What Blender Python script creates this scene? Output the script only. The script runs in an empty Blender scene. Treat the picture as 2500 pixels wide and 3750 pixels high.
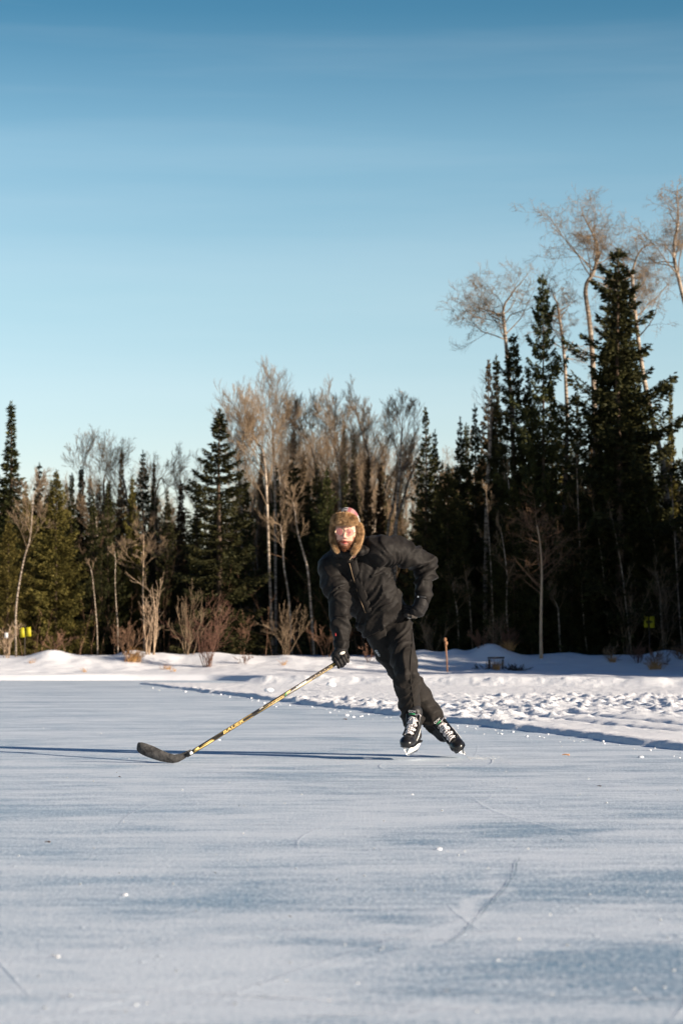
import bpy, math, random
import numpy as np
from mathutils import Vector, Matrix, noise as mnoise
from mathutils.bvhtree import BVHTree

R = math.radians
scene = bpy.context.scene
COL = scene.collection

# ------------------------------------------------------------------ camera, sky, sun, exposure
FPX, CH, YH = 8854.0, 0.8, 2335.0            # focal length in photo pixels, lens height, horizon row
PITCH = math.atan((YH - 1875.0) / FPX)
cam_d = bpy.data.cameras.new('camera')
cam_d.sensor_fit = 'VERTICAL'; cam_d.sensor_height = 36.0; cam_d.sensor_width = 24.0
cam_d.lens = FPX / 3750.0 * 36.0
cam_d.clip_start = 0.1; cam_d.clip_end = 3000.0
cam_d.dof.use_dof = True; cam_d.dof.focus_distance = 16.0; cam_d.dof.aperture_fstop = 5.0
cam = bpy.data.objects.new('camera', cam_d); COL.objects.link(cam)
cam.location = (0, 0, CH); cam.rotation_euler = (R(90) + PITCH, 0, 0)
scene.camera = cam

SUN_EL, SUN_AZ = R(14.0), R(29.0)            # elevation; angle of the sun towards the camera from due right
to_sun = Vector((math.cos(SUN_AZ) * math.cos(SUN_EL), -math.sin(SUN_AZ) * math.cos(SUN_EL), math.sin(SUN_EL)))
sl = bpy.data.lights.new('sun', 'SUN'); sl.energy = 5.0; sl.angle = R(0.5); sl.color = (1.0, 0.85, 0.69)
sun = bpy.data.objects.new('sun', sl); COL.objects.link(sun)
sun.location = (30, -15, 20); sun.rotation_euler = (-to_sun).to_track_quat('-Z', 'Y').to_euler()

w = bpy.data.worlds.new('World'); scene.world = w; w.use_nodes = True
wn = w.node_tree; bg = wn.nodes['Background']
sky = wn.nodes.new('ShaderNodeTexSky'); sky.sky_type = 'NISHITA'; sky.sun_disc = False
sky.sun_elevation = SUN_EL; sky.sun_rotation = R(90) + SUN_AZ
sky.altitude = 600; sky.air_density = 1.0; sky.dust_density = 0.6; sky.ozone_density = 2.0
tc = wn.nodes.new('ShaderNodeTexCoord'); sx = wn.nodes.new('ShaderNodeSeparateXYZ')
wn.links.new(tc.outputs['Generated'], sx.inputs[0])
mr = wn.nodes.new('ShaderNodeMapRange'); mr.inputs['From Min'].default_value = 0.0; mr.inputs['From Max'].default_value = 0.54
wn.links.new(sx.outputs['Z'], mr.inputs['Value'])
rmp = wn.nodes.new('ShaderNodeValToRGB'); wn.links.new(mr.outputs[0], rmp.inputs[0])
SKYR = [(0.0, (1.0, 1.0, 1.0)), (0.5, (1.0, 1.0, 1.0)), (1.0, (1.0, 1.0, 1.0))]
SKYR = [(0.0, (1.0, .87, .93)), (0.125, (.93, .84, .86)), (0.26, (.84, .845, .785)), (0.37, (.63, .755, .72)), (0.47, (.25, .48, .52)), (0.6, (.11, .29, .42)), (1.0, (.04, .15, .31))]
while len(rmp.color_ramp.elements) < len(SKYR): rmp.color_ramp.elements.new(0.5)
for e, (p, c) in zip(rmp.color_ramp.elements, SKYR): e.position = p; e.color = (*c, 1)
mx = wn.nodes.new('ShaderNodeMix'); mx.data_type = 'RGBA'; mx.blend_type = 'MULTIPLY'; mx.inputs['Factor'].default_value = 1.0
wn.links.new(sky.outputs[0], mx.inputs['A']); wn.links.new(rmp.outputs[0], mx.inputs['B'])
cmp_ = wn.nodes.new('ShaderNodeMapping'); cmp_.inputs['Scale'].default_value = (1.2, 1.2, 16); cmp_.inputs['Rotation'].default_value = (R(2), R(3), 0); wn.links.new(tc.outputs['Generated'], cmp_.inputs['Vector'])
cn = wn.nodes.new('ShaderNodeTexNoise'); cn.inputs['Scale'].default_value = 1.7; cn.inputs['Detail'].default_value = 5; cn.inputs['Roughness'].default_value = .55; wn.links.new(cmp_.outputs[0], cn.inputs['Vector'])
cr_ = wn.nodes.new('ShaderNodeValToRGB'); wn.links.new(cn.outputs['Fac'], cr_.inputs[0])
cr_.color_ramp.elements[0].position = .45; cr_.color_ramp.elements[0].color = (0, 0, 0, 1); cr_.color_ramp.elements[1].position = .8; cr_.color_ramp.elements[1].color = (.13, .13, .13, 1)
mx2 = wn.nodes.new('ShaderNodeMix'); mx2.data_type = 'RGBA'; mx2.inputs['B'].default_value = (4.6, 4.9, 5.1, 1)      # thin high cirrus veil
wn.links.new(cr_.outputs[0], mx2.inputs['Factor']); wn.links.new(mx.outputs['Result'], mx2.inputs['A'])
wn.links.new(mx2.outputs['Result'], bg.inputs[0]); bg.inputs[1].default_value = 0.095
scene.view_settings.view_transform = 'Standard'; scene.view_settings.look = 'None'
scene.view_settings.exposure = 1.12; scene.view_settings.gamma = 1.0

# ------------------------------------------------------------------ helpers
def P(px, py, Y):
    """photo pixel at world depth Y -> world point"""
    a = Vector(((px - 1250.0) / FPX, 1.0, (1875.0 - py) / FPX))
    c, s = math.cos(PITCH), math.sin(PITCH)
    d = Vector((a.x, a.y * c - a.z * s, a.y * s + a.z * c))
    return Vector((0, 0, CH)) + d * (Y / d.y)
def Pg(px, py, z=0.0):
    p = P(px, py, 10.0); d = p - Vector((0, 0, CH))
    return Vector((0, 0, CH)) + d * ((z - CH) / d.z)

def vnoise(x, y, seed=0):
    xi = np.floor(x).astype(np.int64); yi = np.floor(y).astype(np.int64)
    fx = x - xi; fy = y - yi
    fx = fx * fx * (3 - 2 * fx); fy = fy * fy * (3 - 2 * fy)
    def h(a, b):
        n = (a * 374761393 + b * 668265263 + seed * 1442695041) & 0xffffffff
        n = ((n ^ (n >> 13)) * 1274126177) & 0xffffffff
        return ((n ^ (n >> 16)) & 0xffff) / 32767.5 - 1.0
    return (h(xi, yi) * (1 - fx) + h(xi + 1, yi) * fx) * (1 - fy) + (h(xi, yi + 1) * (1 - fx) + h(xi + 1, yi + 1) * fx) * fy
def fbm(x, y, o=4, seed=0):
    s = 0; a = 1; t = 0
    for i in range(o):
        s = s + a * vnoise(x, y, seed + i * 17); t += a; a *= .5; x = x * 2.03 + 5.1; y = y * 2.03 + 1.7
    return s / t
def sstep(a, b, x):
    t = np.clip((x - a) / (b - a), 0, 1); return t * t * (3 - 2 * t)

def raw_mesh(name, V, Fs, smooth=False):
    V = np.asarray(V, dtype=np.float32)
    if isinstance(Fs, np.ndarray): Fs = [Fs]
    Fs = [np.asarray(f, dtype=np.int32) for f in Fs if len(f)]
    me = bpy.data.meshes.new(name)
    me.vertices.add(len(V)); me.vertices.foreach_set('co', V.ravel())
    nl = sum(f.size for f in Fs); npoly = sum(len(f) for f in Fs)
    me.loops.add(nl); me.loops.foreach_set('vertex_index', np.concatenate([f.ravel() for f in Fs]))
    me.polygons.add(npoly)
    tot = np.concatenate([np.full(len(f), f.shape[1], dtype=np.int32) for f in Fs])
    st = np.concatenate([[0], np.cumsum(tot)[:-1]]).astype(np.int32)
    me.polygons.foreach_set('loop_start', st); me.polygons.foreach_set('loop_total', tot)
    me.update(calc_edges=True); me.validate()
    if smooth: me.polygons.foreach_set('use_smooth', np.ones(len(me.polygons), dtype=bool))
    return me
def link(name, me, mat, parent=None, loc=None):
    if mat is not None and len(me.materials) == 0: me.materials.append(mat)
    o = bpy.data.objects.new(name, me); COL.objects.link(o)
    if parent is not None: o.parent = parent
    if loc is not None: o.location = loc
    return o
def mk(name, V, Fs, mat, parent=None, smooth=False, loc=None):
    return link(name, raw_mesh(name, V, Fs, smooth), mat, parent, loc)
def tag(o, label=None, cat=None, group=None, kind=None):
    if label: o['label'] = label
    if cat: o['category'] = cat
    if group: o['group'] = group
    if kind: o['kind'] = kind
    return o
def empty(name, loc=(0, 0, 0)):
    o = bpy.data.objects.new(name, None); o.empty_display_size = 0.1; COL.objects.link(o); o.location = loc; return o

class Geo:
    """collects tubes / boxes and yields one mesh"""
    def __init__(s): s.V = []; s.F = {3: [], 4: []}; s.n = 0
    def add(s, V, F):
        V = np.asarray(V, dtype=float); s.V.append(V)
        for f in F:
            f = np.asarray(f)
            if f.size: s.F[f.shape[1]].append(f + s.n)
        s.n += len(V)
    def tube(s, pts, ra, rb=None, side=(1, 0, 0), n=14, round_ends=True):
        pts = [Vector(p) for p in pts]; ra = list(ra) if hasattr(ra, '__len__') else [ra] * len(pts)
        rb = list(ra) if rb is None else (list(rb) if hasattr(rb, '__len__') else [rb] * len(pts))
        if round_ends:
            d0 = (pts[0] - pts[1]).normalized(); d1 = (pts[-1] - pts[-2]).normalized()
            m0 = min(ra[0], rb[0]); m1 = min(ra[-1], rb[-1])
            pre = [(pts[0] + d0 * m0 * k, q) for k, q in ((.95, .25), (.75, .62), (.4, .9))]
            post = [(pts[-1] + d1 * m1 * k, q) for k, q in ((.4, .9), (.75, .62), (.95, .25))]
            ra = [ra[0] * q for _, q in pre] + ra + [ra[-1] * q for _, q in post]
            rb = [rb[0] * q for _, q in pre] + rb + [rb[-1] * q for _, q in post]
            pts = [p for p, _ in pre] + pts + [p for p, _ in post]
        V = []; side = Vector(side)
        for i, p in enumerate(pts):
            t = (pts[min(i + 1, len(pts) - 1)] - pts[max(i - 1, 0)]).normalized()
            a = side - t * side.dot(t)
            if a.length < 1e-3: a = t.orthogonal()
            a.normalize(); b = t.cross(a)
            for k in range(n):
                an = 2 * math.pi * k / n
                V.append(p + a * (ra[i] * math.cos(an)) + b * (rb[i] * math.sin(an)))
        m = len(pts); q = []
        for i in range(m - 1):
            for k in range(n):
                k2 = (k + 1) % n; q.append((i * n + k, i * n + k2, (i + 1) * n + k2, (i + 1) * n + k))
        V.append(pts[0]); V.append(pts[-1]); c0 = m * n; c1 = c0 + 1
        t3 = [(c0, (k + 1) % n, k) for k in range(n)] + [(c1, (m - 1) * n + k, (m - 1) * n + (k + 1) % n) for k in range(n)]
        s.add([tuple(v) for v in V], [np.array(q), np.array(t3)])
    def box(s, c, h, M=None):
        V = []
        for dz in (-1, 1):
            for dx, dy in ((-1, -1), (1, -1), (1, 1), (-1, 1)):
                v = Vector((dx * h[0], dy * h[1], dz * h[2]))
                if M is not None: v = M @ v
                V.append(tuple(Vector(c) + v))
        s.add(V, [np.array([(0, 3, 2, 1), (4, 5, 6, 7), (0, 1, 5, 4), (1, 2, 6, 5), (2, 3, 7, 6), (3, 0, 4, 7)])])
    def ellipsoid(s, c, r, M=None, nu=20, nv=12):
        V = []; q = []
        for j in range(1, nv):
            ph = math.pi * j / nv
            for i in range(nu):
                th = 2 * math.pi * i / nu
                v = Vector((r[0] * math.sin(ph) * math.cos(th), r[1] * math.sin(ph) * math.sin(th), r[2] * math.cos(ph)))
                if M is not None: v = M @ v
                V.append(tuple(Vector(c) + v))
        up = Vector((0, 0, r[2])); up = M @ up if M is not None else up
        V += [tuple(Vector(c) + up), tuple(Vector(c) - up)]; a = len(V) - 2
        for j in range(nv - 2):
            for i in range(nu):
                i2 = (i + 1) % nu; q.append((j * nu + i, (j + 1) * nu + i, (j + 1) * nu + i2, j * nu + i2))
        t3 = [(a, i, (i + 1) % nu) for i in range(nu)] + [(a + 1, (nv - 2) * nu + (i + 1) % nu, (nv - 2) * nu + i) for i in range(nu)]
        s.add(V, [np.array(q), np.array(t3)])
    def arrays(s): return np.concatenate(s.V), [np.concatenate(f) for f in s.F.values() if f]
    def build(s, name, mat, parent=None, smooth=True):
        V, F = s.arrays(); return mk(name, V, F, mat, parent, smooth)
    def remesh(s, name, vox, smooth_it=4):
        V, F = s.arrays(); me = raw_mesh('tmp', V, F)
        o = bpy.data.objects.new('tmp', me); COL.objects.link(o)
        m = o.modifiers.new('r', 'REMESH'); m.mode = 'VOXEL'; m.voxel_size = vox; m.use_smooth_shade = True
        if smooth_it:
            m2 = o.modifiers.new('s', 'SMOOTH'); m2.iterations = smooth_it; m2.factor = .5
        dg = bpy.context.evaluated_depsgraph_get(); ev = o.evaluated_get(dg)
        out = bpy.data.meshes.new_from_object(ev); out.name = name
        bpy.data.objects.remove(o); bpy.data.meshes.remove(me)
        out.polygons.foreach_set('use_smooth', np.ones(len(out.polygons), dtype=bool))
        return out
def co(me):
    a = np.empty(len(me.vertices) * 3, dtype=np.float32); me.vertices.foreach_get('co', a); return a.reshape(-1, 3)
def extrude_poly(pts2, fn, th):
    """convex-ish strip list: pts2 = [(top, bottom) pairs]; fn maps (u,v,w)->world; returns V,F of a thick plate"""
    V = []; q = []; n = len(pts2)
    for (t, b) in pts2:
        for w_ in (-th / 2, th / 2): V += [fn(t[0], t[1], w_), fn(b[0], b[1], w_)]
    for i in range(n - 1):
        a = i * 4; c = a + 4
        q += [(a, a + 1, c + 1, c), (a + 2, c + 2, c + 3, a + 3), (a, c, c + 2, a + 2), (a + 1, a + 3, c + 3, c + 1)]
    q += [(0, 2, 3, 1), ((n - 1) * 4, (n - 1) * 4 + 1, (n - 1) * 4 + 3, (n - 1) * 4 + 2)]
    return np.array([tuple(v) for v in V]), [np.array(q)]

# ------------------------------------------------------------------ materials
def mat(name, base=(.5, .5, .5), rough=.6, spec=.3, metal=0.0, **kw):
    m = bpy.data.materials.new(name); m.use_nodes = True
    b = m.node_tree.nodes['Principled BSDF']
    b.inputs['Base Color'].default_value = (*base, 1); b.inputs['Roughness'].default_value = rough
    b.inputs['Specular IOR Level'].default_value = spec; b.inputs['Metallic'].default_value = metal
    for k, v in kw.items(): b.inputs[k.replace('_', ' ')].default_value = v
    return m
class NT:
    def __init__(s, m): s.m = m; s.t = m.node_tree; s.b = s.t.nodes['Principled BSDF']
    def n(s, typ, **kw):
        x = s.t.nodes.new(typ)
        for k, v in kw.items():
            if k in x.inputs.keys() if not k.startswith('_') else False: x.inputs[k].default_value = v
            else: setattr(x, k.strip('_'), v)
        return x
    def l(s, a, b): s.t.links.new(a, b)
    def noise(s, vec, scale, detail=4, rough=.5, dist=0):
        x = s.n('ShaderNodeTexNoise'); x.inputs['Scale'].default_value = scale; x.inputs['Detail'].default_value = detail
        x.inputs['Roughness'].default_value = rough; x.inputs['Distortion'].default_value = dist
        s.l(vec, x.inputs['Vector']); return x.outputs['Fac']
    def coord(s, out='Object', scale=(1, 1, 1), rot=(0, 0, 0)):
        c = s.n('ShaderNodeTexCoord'); mp = s.n('ShaderNodeMapping'); mp.inputs['Scale'].default_value = scale
        mp.inputs['Rotation'].default_value = rot
        s.l(c.outputs[out], mp.inputs['Vector']); return mp.outputs[0]
    def ramp(s, fac, stops):
        r = s.n('ShaderNodeValToRGB'); s.l(fac, r.inputs[0])
        while len(r.color_ramp.elements) < len(stops): r.color_ramp.elements.new(.5)
        for e, (p, c) in zip(r.color_ramp.elements, stops):
            e.position = p; e.color = (*c, 1) if hasattr(c, '__len__') else (c, c, c, 1)
        return r.outputs[0]
    def mix(s, fac, a, b, mode='MIX'):
        x = s.n('ShaderNodeMix'); x.data_type = 'RGBA'; x.blend_type = mode
        for sock, v in ((x.inputs['Factor'], fac), (x.inputs['A'], a), (x.inputs['B'], b)):
            if hasattr(v, 'links') or hasattr(v, 'is_linked'): s.l(v, sock)
            elif hasattr(v, '__len__'): sock.default_value = (*v, 1)
            else: sock.default_value = v
        return x.outputs['Result']
    def math(s, op, a, b=0.0, clamp=False):
        x = s.n('ShaderNodeMath'); x.operation = op; x.use_clamp = clamp
        for i, v in enumerate((a, b)):
            if hasattr(v, 'is_linked'): s.l(v, x.inputs[i])
            else: x.inputs[i].default_value = v
        return x.outputs[0]
    def bump(s, h, strength=.3, dist=.01, prev=None):
        x = s.n('ShaderNodeBump'); x.inputs['Strength'].default_value = strength; x.inputs['Distance'].default_value = dist
        s.l(h, x.inputs['Height'])
        if prev is not None: s.l(prev, x.inputs['Normal'])
        return x.outputs[0]

def noisy(name, c1, c2, scale, rough=.8, spec=.2, bump=0, bscale=None, bd=.01, objrand=0.0, out='Object', cs=(1, 1, 1), **kw):
    m = mat(name, c1, rough, spec, **kw); t = NT(m); v = t.coord(out, cs)
    f = t.noise(v, scale, 5, .6)
    c = t.ramp(f, [(.35, c1), (.65, c2)])
    if objrand:
        oi = t.n('ShaderNodeObjectInfo'); hs = t.n('ShaderNodeHueSaturation')
        t.l(t.math('ADD', t.math('MULTIPLY', oi.outputs['Random'], objrand), 1 - objrand / 2), hs.inputs['Value'])
        t.l(t.math('ADD', t.math('MULTIPLY', oi.outputs['Random'], .025), .49), hs.inputs['Hue'])
        t.l(c, hs.inputs['Color']); c = hs.outputs[0]
    t.l(c, t.b.inputs['Base Color'])
    if bump: t.l(t.bump(t.noise(v, bscale or scale * 4, 4), bump, bd), t.b.inputs['Normal'])
    return m

# ice -------------------------------------------------------------
ICE_MARKS = [(250, 3290, 1350, 3290, .55, -.13), (1150, 3330, 1700, 3390, .22, -.14), (1700, 3030, 2120, 3030, .8, -.12), (1900, 3480, 2700, 3560, .5, -.14), (450, 3090, 1150, 3100, .8, -.07), (2300, 3330, 2500, 3150, 1.0, -.08),
             (1880, 3160, 1480, 3560, .05, .15), (1760, 3200, 1640, 3420, .04, .08), (-300, 3560, 1500, 3640, .75, .17), (500, 3040, 1450, 3070, .30, .10), (1850, 3090, 2600, 3005, .22, .15), (200, 3460, 520, 3510, .06, .2), (700, 3580, 1100, 3640, .05, .22), (2150, 2925, 2600, 2910, .35, .10), (2000, 3340, 2500, 3310, .10, .12)]
def make_ice():
    m = mat('ice', (.5, .58, .66), .45, .25); t = NT(m)
    v = t.coord('Object')
    vs = t.coord('Object', (.55, 1.5, 1), (0, 0, R(-9)))
    big = t.noise(vs, .9, 8, .66, .5)
    mid = t.noise(vs, 5.0, 7, .72, .5)
    fine = t.noise(t.coord('Object', (1, .40, 1)), 60, 5, .8)
    grit = t.ramp(t.noise(t.coord('Object', (1, .22, 1)), 150, 3, .7), [(.52, 0.0), (.66, 1.0)])
    mask = t.math('ADD', t.math('MULTIPLY', big, .58), t.math('MULTIPLY', mid, .42))
    # patches of clearer (negative) and snow dusted (positive) ice and long dusted streaks, laid out on the ground in metres
    wv = t.n('ShaderNodeVectorMath'); wv.operation = 'MULTIPLY_ADD'; nz = t.n('ShaderNodeTexNoise'); nz.inputs['Scale'].default_value = 1.6; nz.inputs['Detail'].default_value = 5
    t.l(v, nz.inputs['Vector']); t.l(nz.outputs['Color'], wv.inputs[0]); wv.inputs[1].default_value = (.5, .7, 0); t.l(v, wv.inputs[2])
    def blob(cx, cy, sx_, sy_, ang, amp):
        mp = t.n('ShaderNodeMapping'); mp.vector_type = 'TEXTURE'; mp.inputs['Location'].default_value = (cx + .25, cy + .35, 0); mp.inputs['Rotation'].default_value = (0, 0, ang); mp.inputs['Scale'].default_value = (sx_, sy_, 1e4)
        t.l(wv.outputs[0], mp.inputs['Vector']); ln = t.n('ShaderNodeVectorMath'); ln.operation = 'LENGTH'; t.l(mp.outputs[0], ln.inputs[0])
        return t.math('MULTIPLY', t.math('SUBTRACT', 1.0, ln.outputs['Value'], True), amp)
    for (x0, y0, x1, y1, wd, amp) in ICE_MARKS:
        a_, b2 = Pg(x0, y0), Pg(x1, y1); c_ = (a_ + b2) / 2; L_ = (b2 - a_).length / 2
        mask = t.math('ADD', mask, blob(c_.x, c_.y, L_, wd, math.atan2(b2.y - a_.y, b2.x - a_.x), amp * .85))
    frost = t.ramp(mask, [(.405, 0.0), (.485, .55), (.565, 1.0)])
    gran = t.ramp(fine, [(.42, 0.0), (.62, 1.0)])
    a = t.math('MULTIPLY', t.math('SUBTRACT', 1.25, frost, True), gran)
    a = t.math('ADD', t.math('MULTIPLY', frost, .78), t.math('MULTIPLY', a, .60), True)
    # fine skate scratches: stretched thin noise at several headings
    sc_all = None
    for i, (ang, s1) in enumerate(((20, 1.0), (-35, 1.3), (75, .9), (-68, 1.1))):
        vv = t.coord('Object', (60 * s1, .6, 1), (0, 0, R(ang)))
        n_ = t.noise(vv, 1.0, 2, .4)
        r_ = t.ramp(n_, [(.66, 0.0), (.72, 1.0)])
        sc_all = r_ if sc_all is None else t.math('MAXIMUM', sc_all, r_)
    a = t.math('ADD', a, t.math('MULTIPLY', sc_all, .07), True)
    a = t.math('ADD', a, t.math('MULTIPLY', grit, .62), True)
    # snow crumbs frozen on
    vo = t.n('ShaderNodeTexVoronoi'); vo.inputs['Scale'].default_value = 16; t.l(v, vo.inputs['Vector'])
    crumb = t.ramp(vo.outputs['Distance'], [(.08, 1.0), (.16, 0.0)])
    crumbm = t.math('MULTIPLY', crumb, t.ramp(t.noise(v, 5, 3, .6), [(.55, 0.0), (.68, 1.0)]))
    a2 = t.math('MAXIMUM', a, crumbm)
    c = t.mix(a2, (.11, .245, .37), (.73, .80, .865))
    t.l(c, t.b.inputs['Base Color'])
    t.l(t.ramp(a2, [(0, .28), (1, .75)]), t.b.inputs['Roughness'])
    h = t.math('ADD', t.math('MULTIPLY', fine, .5), t.math('MULTIPLY', mid, .8))
    b1 = t.bump(h, .34, .014)
    t.l(t.bump(crumbm, .6, .012, b1), t.b.inputs['Normal'])
    return m
def make_snow(name, c=(.80, .81, .84), bs=25, st=.4):
    m = mat(name, c, .75, .15); t = NT(m); v = t.coord('Object')
    f = t.noise(v, 3, 4, .6)
    t.l(t.ramp(f, [(.3, tuple(x * .93 for x in c)), (.7, c)]), t.b.inputs['Base Color'])
    t.l(t.bump(t.noise(v, bs, 5, .65), st, .03), t.b.inputs['Normal'])
    t.b.inputs['Subsurface Weight'].default_value = .0
    return m
M = {}
M['ice'] = make_ice()
M['snow'] = make_snow('snow', (.84, .86, .895)); M['snow_rough'] = make_snow('ploughed snow', (.88, .90, .925), 45, .5)
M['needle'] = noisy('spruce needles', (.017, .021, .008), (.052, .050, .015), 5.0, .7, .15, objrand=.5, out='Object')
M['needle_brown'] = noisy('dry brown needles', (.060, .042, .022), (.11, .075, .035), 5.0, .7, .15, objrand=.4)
M['needle_sunlit'] = noisy('sunlit needles', (.060, .056, .014), (.14, .112, .030), 5.0, .7, .15, objrand=.2)  # brighter copy of the spruce needles, golden sunlight put into the base colour
M['bark_spruce'] = noisy('spruce bark', (.05, .036, .026), (.11, .08, .06), 14, .9, .1, .5)
M['twig'] = noisy('bare twigs', (.13, .092, .060), (.29, .21, .135), 2.0, .85, .15)
M['twig_red'] = noisy('red brown twigs', (.12, .062, .042), (.22, .13, .085), 3.0, .85, .15, objrand=.4)
M['twig_pale'] = noisy('pale shrub twigs', (.30, .21, .14), (.48, .36, .25), 3.0, .85, .15)
M['reed'] = noisy('dry grass', (.32, .17, .07), (.50, .30, .13), 6.0, .85, .1)
M['wood_dark'] = noisy('weathered dark wood', (.035, .028, .024), (.075, .06, .05), 20, .85, .2, .5)
M['wood_orange'] = noisy('orange stained wood', (.26, .13, .07), (.38, .21, .12), 20, .8, .2, .4)
M['yellow'] = noisy('faded yellow card', (.30, .27, .010), (.38, .34, .014), 20, .6, .3)
M['white_tag'] = noisy('white tag', (.6, .6, .6), (.75, .74, .74), 20, .6, .3)
def make_birch():
    m = mat('birch bark', (.6, .55, .48), .75, .2); t = NT(m)
    v = t.coord('Object', (1.2, 1.2, 9)); f = t.noise(v, 2.2, 5, .7)
    c = t.ramp(f, [(.38, (.045, .036, .03)), (.50, (.24, .19, .145)), (.64, (.48, .41, .33))])
    t.l(c, t.b.inputs['Base Color']); t.l(t.bump(f, .3, .02), t.b.inputs['Normal']); return m
M['birch'] = make_birch()

# ------------------------------------------------------------------ terrain
MOUNDS = [(200, 2380, 75), (330, 2402, 50), (490, 2386, 65), (610, 2398, 55), (770, 2394, 80), (900, 2400, 60), (1050, 2397, 60),
          (1270, 2401, 60), (1545, 2384, 60), (1660, 2384, 45), (1790, 2360, 75), (2050, 2396, 90), (2290, 2400, 90), (2440, 2386, 60)]
def shore(x):
    x = np.asarray(x, float)
    return 45.6 - 3.2 * sstep(-2.6, -0.4, x) - 0.62 * np.maximum(x - 8.5, 0) ** 1.05 + .35 * vnoise(x * .5, x * 0, 3)
def zt(x, y):
    x = np.asarray(x, float); y = np.asarray(y, float)
    d = y - shore(x); back = np.maximum(y - 46.0 + .62 * np.maximum(x - 8.5, 0), d * .0 + d)
    z = -.06 + .17 * sstep(-.15, .45, d) + .02 * sstep(0.4, 2, d)
    d2 = y - (shore(x) + 1.0 + 3.0 * sstep(-2.6, -.4, x))
    z = z + .27 * sstep(0.6, 3.4, d2)
    z = z + .5 * sstep(14, 60, d2) + 0.02 * np.maximum(d2 - 60, 0)
    for (px, cy, wpx) in MOUNDS:
        Y0 = 50.0; mxx = (px - 1250) / FPX * Y0; wx = wpx / FPX * Y0; amp = max(0, (2406 - cy)) * Y0 / FPX
        z = z + amp * 1.05 * np.exp(-((x - mxx) / wx) ** 2 - ((y - Y0 + .15) / .95) ** 2)
    land = sstep(0, 1.2, d)
    z = z + land * (.055 * fbm(x * .7, y * .7, 3, 5) + .018 * fbm(x * 4, y * 4, 3, 9))
    return z
def ztf(x, y): return float(zt(np.array([x]), np.array([y]))[0])

def grid(xs, ys, zfun):
    X, Y = np.meshgrid(xs, ys); Z = zfun(X, Y)
    V = np.stack([X, Y, Z], -1).reshape(-1, 3); nx, ny = len(xs), len(ys)
    i = np.arange((nx - 1) * (ny - 1)); r = i // (nx - 1); c = i % (nx - 1); a = r * nx + c
    return V, np.stack([a, a + 1, a + nx + 1, a + nx], -1)

xs = np.array([-400, -250, -150, -90, -60, -45, -35, -25, -19, 19, 0][:9] + list(np.arange(-15, 12, .06)) + [13, 14, 15, 17, 20, 24, 28, 34, 42, 60, 90, 150, 250, 400], float)
ys = np.array(list(np.arange(8, 41, 1.0)) + list(np.arange(41, 53, .08)) + list(np.arange(53, 64, .5)) + [66, 70, 75, 82, 90, 100, 120, 160, 240, 400, 700], float)
V, F = grid(xs, ys, zt)
keep = (V[F][:, :, 2].max(1) > -.055)
snowfield = mk('snow_ground', V, F[keep], M['snow'], None, True); tag(snowfield, kind='structure', label='smooth snow bank and snowy forest floor behind the ice')
V, F = grid(np.array([-900, -60, -8, 0, 8, 60, 900.]), np.array([-400, -20, 0, 20, 45, 90, 1500.]), lambda X, Y: X * 0 - np.where(Y > 60, .5, 0))
ice = mk('ice', V, F, M['ice'], None); tag(ice, kind='structure', label='scratched grey blue ice of the frozen lake')

# ploughed snow berm
A_, B_ = np.array([-2.75, 38.6]), np.array([2.41, 17.07])
tn = (B_ - A_) / np.linalg.norm(B_ - A_); nn = np.array([-tn[1], tn[0]])      # normal pointing right/away
if nn[0] < 0: nn = -nn
C_, D_ = np.array([-1.35, 41.2]), np.array([5.3, 38.4]); tf = (D_ - C_) / np.linalg.norm(D_ - C_); nf = np.array([tf[1], -tf[0]])
def berm(X, Y):
    dn = (X - A_[0]) * nn[0] + (Y - A_[1]) * nn[1]; al = (X - A_[0]) * tn[0] + (Y - A_[1]) * tn[1]
    df = (X - C_[0]) * nf[0] + (Y - C_[1]) * nf[1]; af = (X - C_[0]) * tf[0] + (Y - C_[1]) * tf[1]
    tip = -( (X - A_[0]) * -.35 + (Y - A_[1]) * 1.0 ) + 2.6
    tipd = (X + 3.1) * .9 + (41.6 - Y) * .05
    dn2 = dn + .10 * fbm(al * 1.3, al * 0, 3, 21) + .07 * fbm(al * 6, dn * 4, 4, 22)
    df2 = df + .18 * fbm(af * .9, af * 0, 3, 31)
    edge = sstep(-.01, .12, dn2) * sstep(-.15, .15, df2)
    fade = sstep(-.3, 6.0, al)                                       # berm thins out at its far left tip
    lum = fbm(X * 3.2, Y * 2.2, 4, 41); clod = np.maximum(0, fbm(X * 10.5, Y * 4.4, 4, 45)) ** 1.0
    rough_zone = .22 + .88 * sstep(-.2, .3, fbm(X * .35, Y * .2, 2, 51))
    h = .026 + .010 * fade + .022 * lum * rough_zone + .060 * clod * rough_zone
    h = h + .008 * np.exp(-((dn2 - .18) / .12) ** 2) * fade
    for off, dep, wd in ((1.15, .05, .10), (1.75, .045, .09), (2.9, .03, .12)):      # tracks running along the edge
        h = h - dep * .8 * np.exp(-((dn2 - off - .1 * np.sin(al * .6)) / wd) ** 2) * sstep(6, 12, al)
    ridge = np.exp(-((df2 - .75) / .42) ** 2) * sstep(.0, .9, af + .35)
    h = h * (1 - .5 * ridge) + ridge * (.155 + .035 * fbm(X * 3.1, Y * 2, 3, 61) + .02 * clod)
    z = -.03 + (h + .03) * edge
    return np.where(edge < .01, -.03, z)
V, F = grid(np.arange(-3.6, 10.0, .03), np.arange(9.0, 42.2, .065), berm)
F = F[V[F][:, :, 2].max(1) > -.028]
used = np.unique(F); rm = np.zeros(len(V), int); rm[used] = np.arange(len(used))
bermo = mk('snow_berm', V[used], rm[F], M['snow_rough'], None, True)
tag(bermo, 'broad strip of lumpy ploughed snow lying on the ice behind the skater', 'snow', kind='structure')
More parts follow.
